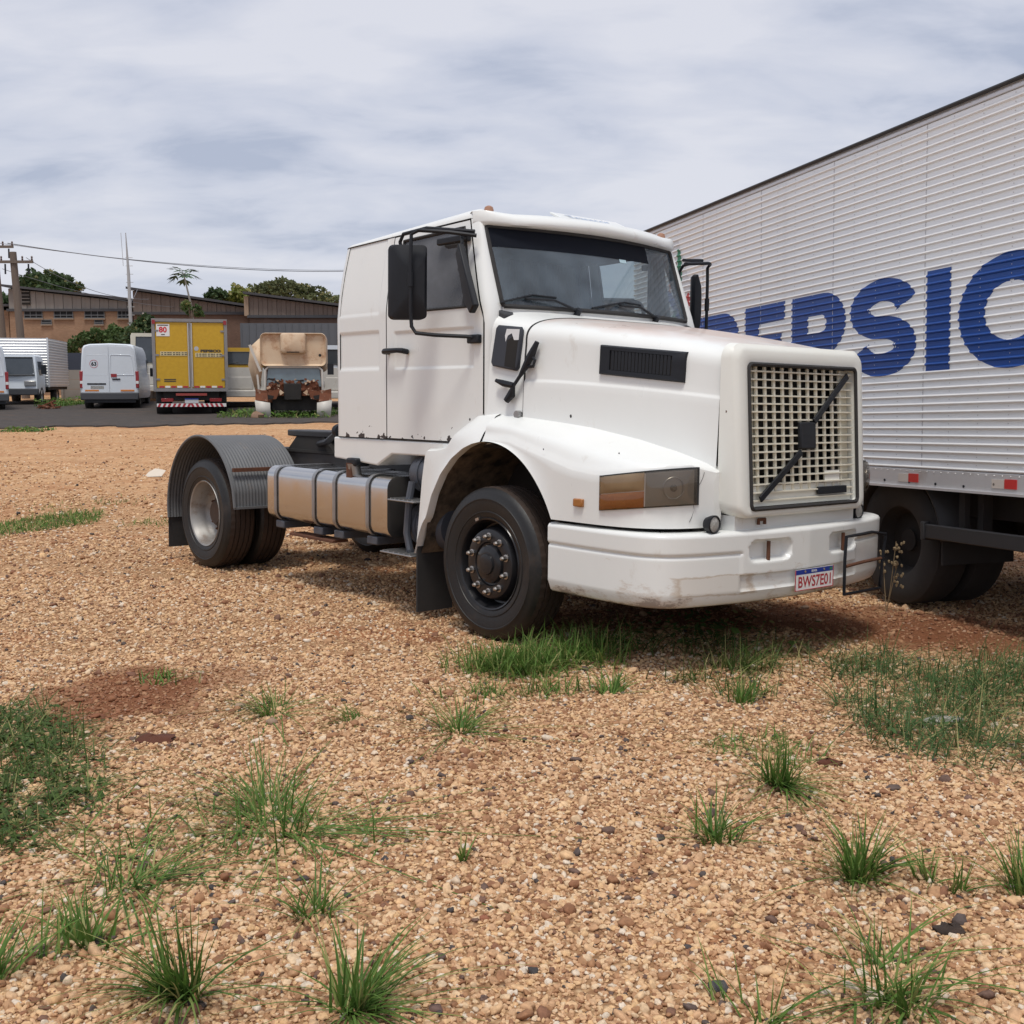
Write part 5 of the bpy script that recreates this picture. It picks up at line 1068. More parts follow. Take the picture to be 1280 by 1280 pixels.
def Pl(x, w): 
    return [[(x, z0), (x + .27, z0), (x + .27, z0 + .21)] + [(x + w * .55, z0 + .21)] + arc(x + w * .60, z0 + .21 + (H - .21) / 2, w * .40, (H - .21) / 2, -90, 90, 24) + [(x, z1)], [(x + .27, z0 + .40), (x + .27, z1 - .18)] + [(x + w * .52, z1 - .18)] + arc(x + w * .55, z1 - .255, .09, .075, 90, 0, 8) + arc(x + w * .55, z0 + .475, .09, .075, 0, -90, 8)]
def El(x, w): return [[(x, z0), (x + w, z0), (x + w, z0 + .17), (x + .27, z0 + .17), (x + .27, z0 + .29), (x + w * .92, z0 + .29), (x + w * .92, z0 + .45), (x + .27, z0 + .45), (x + .27, z1 - .17), (x + w, z1 - .17), (x + w, z1), (x, z1)]]
def stroke(path, th):
    P = np.array(path); T_ = np.gradient(P, axis=0); T_ /= np.linalg.norm(T_, axis=1)[:, None]; Nn = np.c_[-T_[:, 1], T_[:, 0]]; t = np.array(th)[:, None] / 2 if hasattr(th, '__len__') else th / 2
    return [[tuple(p) for p in P + Nn * t] + [tuple(p) for p in (P - Nn * t)[::-1]]]
def Sl(x, w):
    c = x + w / 2; t = .178; zt, zb = z1 + .016 - t / 2, z0 - .016 + t / 2; zm = (zt + zb) / 2; rz = (zt - zm) / 2; rx = w / 2 - .14
    path = arc(c, zm + rz, rx, rz, 8, 180, 30)[:-1] + arc(c, zm + rz, rx, rz, 180, 262, 12)[:-1] + arc(c, zm - rz, rx, rz, 82, 0, 12)[:-1] + arc(c, zm - rz, rx, rz, 0, -172, 30)
    P = np.array(path); T_ = np.gradient(P, axis=0); T_ /= np.linalg.norm(T_, axis=1)[:, None]; return stroke(path, .178 + .10 * np.abs(T_[:, 1]) ** 2)
def Cl(x, w): 
    c = x + w / 2; zc_ = (z0 + z1) / 2; o_ = arc(c, zc_, w / 2, H / 2 + .02, 32, 328, 50); i_ = arc(c, zc_, w / 2 - .27, H / 2 - .17, 328, 32, 50); return [o_ + i_]
def Ol(x, w): c = x + w / 2; zc_ = (z0 + z1) / 2; return [arc(c, zc_, w / 2, H / 2 + .02, 0, 352, 50), arc(c, zc_, w / 2 - .27, H / 2 - .17, 0, 352, 50)]
for polys in (Pl(-3.20, .86), El(-2.215, .74), Pl(-1.35, .85), Sl(-.435, .87), [[(.55, z0), (.82, z0), (.82, z1), (.55, z1)]], Cl(.91, 1.05), Ol(2.03, 1.1)):
    obj('letter', painted(polys), LBLUE, box, 80)
# coloured ribbons painted near the front end of the box
rib = [((-4.55, 1.2), (-4.35, 1.7), (-4.25, 2.1), (-4.0, 2.45), (-3.93, 2.2), (-3.95, 1.95), (.62, .2, .09)), ((-4.5, 2.3), (-4.2, 2.0), (-3.95, 1.9), (-3.75, 1.72), (-3.62, 1.45), (-3.55, 1.1), (.015, .06, .3)), ((-3.98, 1.35), (-3.82, 1.7), (-3.72, 1.95), (-3.70, 2.2), (-3.72, 2.35), (-3.72, 2.4), (.03, .22, .12)), ((-3.70, 1.2), (-3.62, 1.4), (-3.55, 1.62), (-3.50, 1.8), (-3.49, 1.86), (-3.49, 1.9), (.5, .06, .06)), ((-4.85, 1.3), (-4.7, 1.6), (-4.5, 1.75), (-4.3, 1.6), (-4.2, 1.4), (-4.1, 1.2), (.02, .2, .42))]
obj('white_panel', painted([[(-4.9, .95), (-3.45, .95), (-3.45, 2.0), (-3.75, 2.5), (-4.9, 2.5)]]), mat('white_print', (.72, .74, .76), .5), box, 80)
for r_ in rib:
    p = catmull(r_[:6], 6); n = len(p); pm = painted(stroke(p, [.03 + .085 * math.sin(math.pi * min(1, (i + 2) / (n + 2))) for i in range(n)])); pm.v = [(x, y - .0012, z) for x, y, z in pm.v]
    obj('printed_ribbon', pm, mat('ribbon_%d' % int(r_[6][2] * 100), r_[6], .5), box, 80)
for X in (.26, 1.30, 2.34):
    obj('reflector', MB().box(X, X + .12, -.017, -.013, .035, .095), mat('white_reflector', (.62, .56, .5), .5), box); obj('reflector', MB().box(X + .125, X + .24, -.018, -.013, .035, .10), mat('red_reflector', (.55, .035, .03), .4), box)
# running gear
obj('underframe', MB().box(X0 + .1, X1, .3, 2.2, -.22, -.014), VOID, box); obj('subframe', MB().box(X0 + .2, X1, .75, 1.75, -.5, -.2), VOID, box); obj('frame_outrigger', MB().box(1.0, 1.06, .12, .2, -.3, -.014), VOID, box)
gl_ = -.955
def bwheel(X, y, outer=True):
    w = part('wheel', box); w.location = (X, y, gl_ + .51)
    pr = [(.27, .02), (.30, .008), (.40, -.006), (.46, .0), (.50, .015), (.508, .04), (.508, .25), (.49, .28), (.4, .29), (.27, .27)]
    obj('tyre', MB().lathe(pr, n=44), RUBBER, w, 40); obj('rim', MB().lathe([(.275, .02), (.25, .06), (.22, .13), (.1, .12), (.001, .1)], n=32), VOID, w)
for X in (.10, 4.6 - .6):
    for y in (.10, .45, 1.78, 2.12): bwheel(X, y)
    obj('axle', MB().cyl((X, .2, gl_ + .51), (X, 2.3, gl_ + .51), .09), VOID, box)
    obj('wheel_guard', MB().grid([[(X + .60 * math.cos(t), y, gl_ + .50 + .60 * math.sin(t)) for t in np.linspace(R(5), R(160), 20)] for y in (.04, .72)]), mat('dull_black_guard', (.03, .03, .032), .7), box, 60, solid=.02)
    obj('wheel_guard_flap', MB().box(X + .585, X + .60, .06, .70, gl_ + .38, gl_ + .56), RUBBER, box)
for z in (-.28, -.38): pass
obj('side_guard_rail', MB().box(.53, 3.2, .02, .06, -.385, -.275), mat('black_guard_rail', (.035, .035, .037), .55), box, bevel=.008); obj('side_guard_end', MB().box(.50, .54, .01, .075, -.40, -.26), MATS['black_guard_rail'], box, bevel=.006)
obj('side_guard_rail', MB().box(.62, 3.2, .02, .06, -.60, -.50), MATS['black_guard_rail'], box, bevel=.008) if False else None
for X in (.9, 2.9): obj('guard_hanger', MB().box(X - .03, X + .03, .065, .11, -.38, -.014), VOID, box)
obj('spare_wheel', MB().lathe([(.2, -.12), (.46, -.11), (.5, 0), (.46, .11), (.2, .12), (.001, .1)], (1.35, 1.25, -.62), 2, 30), VOID, box)
obj('air_tank', MB().lathe([(.001, -.5), (.13, -.47), (.15, -.4), (.15, .4), (.13, .47), (.001, .5)], (1.9, .55, -.42), 0, 20), VOID, box)
# ================================================================== BACKGROUND
def gpt(px, y): x = wx(px, y); return (float(x), float(y), float(gz(x, y)))
def wx(px, y): return (px - 640) / FPX * y / 1.0064
def wz(py, y): d = ray(640, py); return CAM_H + d[2] / d[1] * y
VANW = mat('white_van_paint', (.70, .75, .80), .4, 0, (.62, .67, .72), 1.2, .9, coat=.2, dirt=(.45, .44, .42), dscale=2.5, dlo=.62, dhi=.9)
DKGLASS = mat('dark_vehicle_glass', (.03, .04, .05), .1, 0, (.05, .06, .07), 3, .8, coat=.5)
REDL = mat('red_tail_lens', (.33, .015, .02), .25, 0, (.22, .01, .015), 6, .8, coat=.3)
ORNG = mat('orange_reflector', (.62, .22, .05), .4)
GREYB = mat('dark_grey_bumper', (.05, .055, .065), .6, 0, (.07, .07, .075), 5, .8)
TYREB = mat('far_tyre', (.015, .015, .015), .8, 0, (.03, .028, .026), 5, .8)
CHROME = mat('pale_metal', (.55, .55, .54), .4, .7)
def wheel_local(name, parent, x, y, r=.36, w=.24):
    p = part(name, parent); p.location = (x, y, r)
    obj('tyre', MB().lathe([(r * .6, -w / 2), (r * .93, -w / 2), (r, -w / 2 + .04), (r, w / 2 - .04), (r * .93, w / 2), (r * .6, w / 2)], axis=0, n=28), TYREB, p, 40)
    obj('rim', MB().lathe([(r * .62, w / 2 - .02), (r * .5, w / 2 - .08), (.001, w / 2 - .07)], axis=0, n=24), RIMSTL, p, 40); obj('rim', MB().lathe([(r * .62, -w / 2 + .02), (r * .5, -w / 2 + .08), (.001, -w / 2 + .07)], axis=0, n=24), RIMSTL, p, 40); return p
# ---- white panel van seen from behind
def van(label, loc, rz):
    v = thing('panel_van', label, 'van', loc, rz, 'white vans parked beyond the lane')
    def sec(y, top, wmid, bot=.42, inset=0.):
        h_ = [(wmid - .04, bot), (wmid, bot + .12), (wmid, .95), (wmid - .02, 1.25), (wmid - .07, top - .45), (wmid - .11, top - .14), (wmid - .17, top - .045), (wmid - .32, top), (0, top + .03)]
        return [(x - math.copysign(inset, x) if x else x, y, z) for x, z in h_] + [(-(x - inset), y, z) for x, z in reversed(h_[:-1])]
    L_ = [sec(.0, 2.36, 1.0, inset=.03), sec(.05, 2.39, 1.02), sec(.6, 2.42, 1.03), sec(3.6, 2.42, 1.03), sec(4.2, 2.30, 1.02), sec(4.75, 1.60, 1.0), sec(5.4, 1.2, .95), sec(5.6, .85, .85)]
    obj('body', MB().loops(L_, cap0=True, cap1=True), VANW, v, 40)
    for s_ in (-1, 1):
        d = obj('rear_door', MB().add([(s_ * .012, -.012, .62), (s_ * .93, -.012, .62), (s_ * .945, -.012, .95), (s_ * .86, -.012, 1.9), (s_ * .80, -.012, 2.30), (s_ * .012, -.012, 2.33)], [(0, 1, 2, 3, 4, 5)]), VANW, v, 0, solid=.012)
        obj('pressed_panel', MB().tube([(s_ * .06, -.016, 1.28), (s_ * .06, -.016, 1.98), (s_ * .10, -.016, 2.02), (s_ * .76, -.016, 2.0), (s_ * .80, -.016, 1.94), (s_ * .86, -.016, 1.28)], .012, 6, closed=True), VANW, d, 60)
        obj('tail_lamp', MB().box(s_ * .975 - .06, s_ * .975 + .06, -.02, .08, .80, 1.42), REDL, v, bevel=.02); obj('reverse_lens', MB().box(s_ * .975 - .05, s_ * .975 + .05, -.026, -.018, .96, 1.06), WHITE, v)
        obj('reflector_strip', MB().box(s_ * .62 - .24, s_ * .62 + .24, -.03, -.014, .68, .74), ORNG, v)
        obj('wing_mirror', MB().box(s_ * 1.18 - .12, s_ * 1.18 + .12, 4.25, 4.4, 1.25, 1.6), BLACK, v, bevel=.03)
        obj('cab_window', MB().box(s_ * .985 - .02, s_ * .985 + .02, 3.7, 4.35, 1.35, 1.9), DKGLASS, v)
        wheel_local('wheel', v, s_ * .86, .95); wheel_local('wheel', v, s_ * .86, 4.55)
    obj('rear_bumper', MB().box(-1.02, 1.02, -.09, .12, .36, .64), GREYB, v, bevel=.04); obj('bumper_step', MB().box(-.9, .9, -.05, .1, .27, .355), BLACK, v)
    obj('lamp_bar', MB().box(-.78, -.12, -.035, -.012, .92, .98), BLACK, v, bevel=.01); obj('number_plate', MB().box(-.66, -.20, -.025, -.012, .76, .88), mat('worn_plate', (.45, .45, .42), .6, 0, (.2, .2, .2), 30, .5), v)
    obj('door_handle', MB().box(.10, .38, -.035, -.012, 1.10, 1.15), BLACK, v); obj('high_lamp', MB().box(.06, .26, -.03, -.012, 1.2, 1.32), REDL, v)
    obj('underbody', MB().box(-.85, .85, .1, 5.2, .25, .45), VOID, v); return v
yv = 41.9; lv = gpt(137, yv)
vv_ = van('white panel van seen from behind with round sticker, beside the yellow box truck', lv, .22)
st = obj('round_sticker', MB().lathe([(.15, 0), (.001, -.001)], (-.52, -.022, 1.68), 1, 28), WHITE, vv_); obj('sticker_ring', MB().tube([(-.52 + .14 * math.cos(t), -.024, 1.68 + .14 * math.sin(t)) for t in np.arange(24) * math.pi / 12], .008, 4, closed=True), RED, st)
tm = text_mb('63', .19, .008); obj('sticker_figure', place(tm, (-.52 - tm.w / 2, -.024, 1.68 - tm.h / 2), (1, 0, 0), (0, 0, 1), .002), BLACK, st)
l2 = (wx(5, 40.5) - .95, 40.5, float(gz(-19, 40.5))); van('white vehicle cut by the left edge showing one red tail lamp', l2, .56)
# ---- small truck with ribbed silver box, facing the camera
y_ = 45.0; l3 = (wx(17, y_), y_, float(gz(-19, y_)))
s3 = thing('small_box_truck', 'small white cab truck with ribbed silver box at the far left', 'truck', l3, .20)
cabm = MB().loops([[(x * w, y, z) for x, z in ((.86, .45), (.9, .6), (.9, 1.2), (.82, 1.95), (.72, 2.02), (-.72, 2.02), (-.82, 1.95), (-.9, 1.2), (-.9, .6), (-.86, .45))] for y, w in ((-.02, .97), (.05, 1.0), (1.45, 1.0))], cap0=True, cap1=True)
cabm.v = [(x, y + max(0, (z - 1.15)) * .28 * (1 if y < 1 else 0), z) for x, y, z in cabm.v]; obj('cab', cabm, VANW, s3, 30)
obj('windscreen', MB().add([(-.78, .0, 1.22), (.78, .0, 1.22), (.68, .18, 1.88), (-.68, .18, 1.88)], [(0, 1, 2, 3)]), DKGLASS, s3); obj('windscreen_frame', MB().tube([(-.8, -.02, 1.2), (.8, -.02, 1.2), (.70, .17, 1.9), (-.70, .17, 1.9)], .025, 6, closed=True), BLACK, s3)
obj('cab_bumper', MB().box(-.92, .92, -.12, .1, .42, .68), GREYB, s3, bevel=.03)
for s_ in (-1, 1):
    obj('headlamp', MB().box(s_ * .62 - .22, s_ * .62 + .22, -.05, .03, .78, .98), LENS, s3, bevel=.02); obj('door_window', MB().box(s_ * .875 - .03, s_ * .875 + .03, .35, 1.1, 1.2, 1.75), DKGLASS, s3); obj('wing_mirror', MB().box(s_ * 1.12 - .1, s_ * 1.12 + .1, .1, .2, 1.25, 1.62), BLACK, s3, bevel=.02)
    wheel_local('wheel', s3, s_ * .78, .75, .38); wheel_local('wheel', s3, s_ * .78, 4.0, .38)
bx = part('cargo_box', s3); obj('box_body', MB().box(-1.02, 1.02, 1.65, 6.0, .75, 2.72), SILV2, bx); obj('box_front_edge', MB().box(.98, 1.05, 1.62, 1.66, .73, 2.74), SILV2, bx)
rb_ = mesh_of('box_rib', MB().tube([(-1.02, 1.645, 0), (1.0, 1.645, 0)], .018, 5), SILV, 60); rs_ = mesh_of('box_rib', MB().tube([(1.025, 1.66, 0), (1.025, 6.0, 0)], .018, 5), SILV, 60)
for i in range(17):
    for me in (rb_, rs_): o = obj('box_rib', me, None, bx); o.location = (0, 0, .85 + i * .112)
obj('chassis', MB().box(-.5, .5, .3, 6.0, .5, .74), VOID, s3); obj('box_under_beam', MB().box(-.95, .95, 1.7, 6, .62, .745), VOID, s3)
# ---- yellow box truck seen from behind
YEL = mat('speckled_yellow_paint', (.60, .37, .022), .5, 0, (.50, .29, .015), 9, .5, detail=8, dirt=(.24, .16, .03), dscale=26, dlo=.62, dhi=.7)
y_ = 38.1; l4 = (wx(239, y_), y_, float(gz(-10.9, y_)))
s4 = thing('yellow_box_truck', 'yellow box truck with striped rear bar and two rear doors, seen from behind', 'truck', l4, .27)
FRM = mat('grey_steel_frame', (.30, .30, .31), .5, .4, (.22, .21, .2), 6, .8)
obj('cargo_body', MB().box(-1.2, 1.2, .04, 6.2, .82, 3.18), mat('cargo_side_sheet', (.5, .5, .5), .5, .3), s4)
for s_ in (-1, 1):
    d = obj('rear_door', MB().box(min(s_ * .03, s_ * 1.10), max(s_ * .03, s_ * 1.10), 0, .038, .92, 3.08), YEL, s4, bevel=.01)
    obj('door_post', MB().box(s_ * 1.16 - .05, s_ * 1.16 + .05, -.03, .04, .82, 3.2), FRM, s4); obj('lock_rod', MB().cyl((s_ * .055, -.03, .95), (s_ * .055, -.03, 3.06), .025, n=10), CHROME, d)
    for z in (1.2, 2.0, 2.8): obj('hinge', MB().box(s_ * 1.09 - .1, s_ * 1.09 + .1, -.02, -.002, z - .03, z + .03), FRM, d)
    obj('tail_lamp', MB().box(s_ * .78 - .2, s_ * .78 + .2, .05, .12, .46, .58), REDL, s4, bevel=.02); obj('corner_lamp', MB().box(s_ * 1.14 - .05, s_ * 1.14 + .05, -.05, -.03, 3.02, 3.15), REDL, s4)
    wheel_local('wheel', s4, s_ * .9, .85, .48, .5); wheel_local('wheel', s4, s_ * .95, 5.0, .48, .3)
    for k_, c in enumerate((RED, WHITE, RED, WHITE, RED)): obj('reflector', MB().box(s_ * (.18 + .19 * k_) - .08, s_ * (.18 + .19 * k_) + .08, -.012, -.002, .925, .985), c, s4)
obj('head_rail', MB().box(-1.21, 1.21, -.04, .04, 3.10, 3.2), FRM, s4); obj('sill_rail', MB().box(-1.21, 1.21, -.04, .04, .80, .90), FRM, s4); obj('chassis', MB().box(-.9, .9, .1, 6.0, .5, .8), VOID, s4); obj('marker_strip', MB().box(-.5, .5, -.03, .05, .66, .74), mat('dull_red_strip', (.3, .05, .04), .5), s4)
obj('number_plate', MB().box(-.22, .22, .02, .05, .42, .57), mat('pale_plate', (.55, .58, .6), .5), s4); obj('plate_band', MB().box(-.22, .22, .012, .018, .53, .57), BLUE, s4)
bar_ = part('striped_bar', s4); obj('bar_beam', MB().box(-1.12, 1.12, .0, .09, .29, .40), WHITE, bar_)
for i in range(14):
    x0 = -1.10 + i * .158; sl_ = .05 if x0 < 0 else -.05; obj('stripe', MB().add([(x0, -.005, .292), (x0 + .08, -.005, .292), (x0 + .08 + sl_, -.005, .398), (x0 + sl_, -.005, .398)], [(0, 1, 2, 3)]), RED, bar_, 0)
def sticker(parent, x, z, w, h_, m_, y=-.012): return obj('sticker', MB().box(x, x + w, y, y + .008, z, z + h_), m_, parent)
INK = mat('dark_print', (.05, .045, .035), .6)
sg_ = sticker(s4, -1.06, 2.62, .42, .40, WHITE); tm = text_mb('80', .25, .008); obj('sign_figure', place(tm, (-.85 - tm.w / 2, -.014, 2.74), (1, 0, 0), (0, 0, 1), .003), mat('sign_red', (.6, .03, .04), .5), sg_)
for z, w in ((2.965, .34), (2.66, .12)): obj('sign_line', MB().box(-.85 - w / 2, -.85 + w / 2, -.016, -.013, z, z + .03), INK, sg_)
tm = text_mb('PEPSICO', .15, .010, 1.1); tm.v = [(x / tm.w * .66, y, z / tm.h * .095) for x, y, z in tm.v]; obj('door_lettering', place(tm, (.33, -.004, 2.10), (1, 0, 0), (0, 0, 1), .003), INK, s4)
obj('round_emblem', MB().lathe([(.075, 0), (.001, -.001)], (.20, -.006, 2.22), 1, 20), mat('pale_emblem', (.45, .47, .5), .5), s4)
for x, z, w in ((-.96, 1.98, .86), (.16, 1.94, .86)):
    sk_ = sticker(s4, x, z, w, .14, mat('cream_strip', (.60, .52, .30), .6))
    for r_ in range(2):
        for k_ in range(9): obj('print_mark', MB().box(x + .04 + k_ * .092, x + .04 + k_ * .092 + (.05 + .03 * ((k_ * 7 + r_ * 3) % 3) / 2), -.0145, -.0125, z + .025 + r_ * .06, z + .055 + r_ * .06), INK, sk_, 0)
for k_ in range(2): obj('print_mark', MB().box(-.86, -.48, -.006, -.002, 1.12 + k_ * .06, 1.155 + k_ * .06), INK, s4)
# ---- cab-over trucks parked behind
def cabover(label, loc, rz, lower, upper, hgt=2.6, w=1.15, dark=True):
    t = thing('parked_cab_truck', label, 'truck', loc, rz, 'old trucks parked in the row')
    def sec(y, k, z0, z1): return [(x * k, y, z) for x, z in ((w - .05, z0), (w, z0 + .05), (w, z1 - .1), (w - .06, z1), (-w + .06, z1), (-w, z1 - .1), (-w, z0 + .05), (-w + .05, z0))]
    obj('lower_cab', MB().loops([sec(0, .97, .55, 1.55), sec(.08, 1, .55, 1.55), sec(1.8, 1, .55, 1.55)], True, True), lower, t, 30)
    obj('upper_cab', MB().loops([sec(.03, .955, 1.552, hgt), sec(.12, .99, 1.552, hgt), sec(1.78, .99, 1.552, hgt)], True, True), upper, t, 30)
    obj('windscreen', MB().add([(-w + .2, .02, 1.68), (w - .2, .02, 1.68), (w - .25, .02, hgt - .17), (-w + .25, .02, hgt - .17)], [(0, 1, 2, 3)]), DKGLASS, t); obj('windscreen_frame', MB().tube([(-w + .19, .015, 1.67), (w - .19, .015, 1.67), (w - .24, .015, hgt - .16), (-w + .24, .015, hgt - .16)], .018, 6, closed=True), BLACK, t)
    obj('wiper', MB().tube([(-.3, .0, 1.64), (.2, .0, 1.75)], .012, 5), BLACK, t); obj('grille_panel', MB().box(-.7, .7, -.02, .01, .75, 1.2), GREYB if dark else lower, t, bevel=.02); obj('bumper', MB().box(-w, w, -.12, .1, .45, .7), GREYB if dark else lower, t, bevel=.03)
    for s_ in (-1, 1):
        obj('headlamp', MB().box(s_ * .88 - .13, s_ * .88 + .13, -.03, .02, .85, 1.08), LENS, t, bevel=.03); obj('side_window', MB().box(s_ * w - .02, s_ * w + .012, .35, 1.2, 1.7, hgt - .3), DKGLASS, t); obj('wing_mirror', MB().box(s_ * (w + .22) - .1, s_ * (w + .22) + .1, .0, .1, 1.6, 2.1), BLACK, t, bevel=.02)
        wheel_local('wheel', t, s_ * .95, 1.0, .48, .3); wheel_local('wheel', t, s_ * .95, 4.4, .48, .3)
    obj('chassis', MB().box(-.45, .45, .3, 5.2, .6, .85), VOID, t); obj('load_bed', MB().box(-1.2, 1.2, 2.0, 5.4, .86, 1.75), mat('weathered_bed', (.25, .2, .15), .9, 0, (.16, .13, .1), 6, .8), t); return t
OLDW = mat('old_white_paint', (.62, .60, .55), .5, 0, (.5, .47, .42), 3, .9, dirt=(.3, .2, .13), dscale=4, dlo=.58, dhi=.85)
y_ = 42.5; cabover('old truck with yellow cab top and dull white lower cab, between yellow truck and wreck', (wx(292, y_), y_, float(gz(-10, y_))), .22, OLDW, mat('yellow_cab_paint', (.62, .36, .03), .5, 0, (.5, .3, .03), 4, .8), 2.28, dark=False)
y_ = 48.5; cabover('white cab truck half hidden between the white van and the yellow box truck', (wx(200, y_), y_, float(gz(-15, y_))), .25, OLDW, mat('cream_cab_paint', (.66, .62, .5), .5, 0, (.55, .5, .4), 4, .8), 2.9, dark=False)
y_ = 41.0; cabover('pale truck mostly hidden behind the rusty wreck and the white cab', (wx(432, y_), y_, float(gz(-6, y_))), .10, OLDW, VANW, 2.35, dark=False)
# ---- rusty wreck
y_ = 36.7; l5 = (wx(367, y_), y_, float(gz(-7, y_)))
wk = thing('wrecked_truck', 'rusty stripped truck wreck with cream cab roof and torn open front', 'truck', l5, .14)
RUST2 = mat('flaking_rust', (.22, .075, .035), .95, 0, (.09, .035, .02), 5, .8, bump=.6, bscale=20, dirt=(.42, .33, .25), dscale=6, dlo=.58, dhi=.68)
CREAMR = mat('rust_streaked_cream', (.62, .50, .36), .6, 0, (.55, .38, .24), 2.5, .7, dirt=(.34, .15, .065), dscale=2.6, dlo=.50, dhi=.72)
def rr3(y, x0, x1, z0, z1, r): return [(x, y, z) for x, z in rrect(x0, x1, z0, z1, r, 4)]
obj('roof_shell', MB().loops([rr3(.28, -.98, .98, 1.74, 2.66, .16), rr3(.18, -1.04, 1.04, 1.68, 2.72, .16), rr3(.3, -1.06, 1.06, 1.66, 2.74, .18), rr3(1.9, -1.06, 1.06, 1.5, 2.74, .18)], True, True), CREAMR, wk, 50)
obj('roof_hatch', MB().loops([rr3(.26, -.42, .42, 2.06, 2.74, .1), rr3(.06, -.38, .38, 2.1, 2.72, .1), rr3(.03, -.34, .34, 2.16, 2.68, .08)], False, True), CREAMR, wk, 40); obj('hatch_slot', MB().box(-.2, .2, .015, .05, 2.1, 2.13), VOID, wk)
obj('rust_hole', MB().lathe([(.05, 0), (.001, -.002)], (.85, .17, 2.02), 1, 7), VOID, wk)
obj('windscreen', MB().add([(-.88, .3, 1.02), (.88, .3, 1.02), (.82, .3, 1.62), (-.82, .3, 1.62)], [(0, 1, 2, 3)]), mat('hazy_blue_glass', (.22, .30, .34), .15, 0, (.14, .18, .2), 3, .8, coat=.4), wk)
obj('windscreen_frame', MB().tube([(-.92, .26, .75), (-.90, .26, 1.55), (-.8, .26, 1.65), (.8, .26, 1.65), (.90, .26, 1.55), (.92, .26, .75)], .04, 8), OLDW, wk)
q = np.random.default_rng(3); jag = [(-.78, 1.15)]
for i in range(14): jag.append((-.78 + (i + .5) * .112, 1.18 + q.uniform(-.1, .1)))
jag += [(.78, 1.12), (.84, .8), (.5, .72), (-.5, .72), (-.84, .8)]
obj('torn_firewall', MB().prism(jag, .1, .25), RUST2, wk)
for i in range(90):
    x, z = q.uniform(-.8, .8), q.uniform(.74, 1.27); a, b = q.uniform(.02, .085), q.uniform(.015, .06); t = q.uniform(-.6, .6)
    if abs(x + .05) < .33 and z < 1.16: continue
    d_ = np.array([math.cos(t), 0, math.sin(t)]) * a; c_ = np.array([x, .06 + q.uniform(-.06, .03), z]); obj('torn_scrap', MB().bar(c_ - d_, c_ + d_, b, b * 1.6), (RUST2, VOID, RUST2, RUST2, CREAMR)[i % 5], wk, 0)
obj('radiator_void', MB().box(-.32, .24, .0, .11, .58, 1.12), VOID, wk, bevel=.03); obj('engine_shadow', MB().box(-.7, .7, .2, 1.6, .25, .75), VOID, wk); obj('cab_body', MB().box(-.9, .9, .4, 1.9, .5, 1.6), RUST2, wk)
for s_ in (-1, 1):
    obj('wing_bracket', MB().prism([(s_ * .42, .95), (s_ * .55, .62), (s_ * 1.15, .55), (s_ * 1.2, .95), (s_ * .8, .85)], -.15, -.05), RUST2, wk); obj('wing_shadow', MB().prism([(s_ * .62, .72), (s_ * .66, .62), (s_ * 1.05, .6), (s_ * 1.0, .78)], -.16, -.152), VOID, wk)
    obj('white_flare', MB().prism([(s_ * .5, .98), (s_ * .3, .82), (s_ * .42, .74)], -.14, -.06), CREAMR, wk)
    obj('wing_skirt', MB().add([(s_ * 1.20, -.25, .58), (s_ * .74, -.25, .50), (s_ * .72, -.22, .0), (s_ * 1.14, -.22, .0), (s_ * 1.22, -.1, .58), (s_ * 1.16, -.1, .0)], [(0, 1, 2, 3), (0, 3, 5, 4)]), OLDW, wk, solid=.015)
    obj('upper_wing', MB().add([(s_ * 1.20, -.24, .58), (s_ * .80, -.24, .54), (s_ * .84, -.12, .9), (s_ * 1.2, -.1, .9)], [(0, 1, 2, 3)]), RUST2, wk)
obj('leaning_door', MB().add([(-1.12, .3, .75), (-1.0, .35, 1.6), (-1.06, .6, 2.6), (-1.38, .5, 2.3), (-1.46, .45, 1.7), (-1.2, .4, .7)], [(0, 1, 2, 3, 4, 5)]), CREAMR, wk, solid=.03); obj('leaning_strut', MB().bar((-1.38, .28, 2.35), (-1.05, .26, 1.5), .05, .08), OLDW, wk); obj('leaning_strut', MB().bar((-1.16, .26, 1.4), (-1.1, .26, .7), .05, .06), OLDW, wk)
obj('mirror_stub', MB().box(1.08, 1.28, .2, .3, 1.4, 1.75), BLACK, wk)
for s_ in (-1, 1): wheel_local('wheel', wk, s_ * .85, .9, .45, .28)
# ---- scrap heap by the small truck
g_ = gpt(57, 42.0); sc_ = MB(); q = np.random.default_rng(5)
for i in range(9): sc_.bar((q.uniform(-.5, .5), q.uniform(-.3, .3), q.uniform(.02, .15)), (q.uniform(-.5, .5), q.uniform(-.3, .3), q.uniform(.05, .35)), .1, .05)
o = obj('scrap_heap', sc_, RUST2); o.location = g_; tag(o, 'low heap of rusty scrap metal in front of the small box truck', 'scrap')
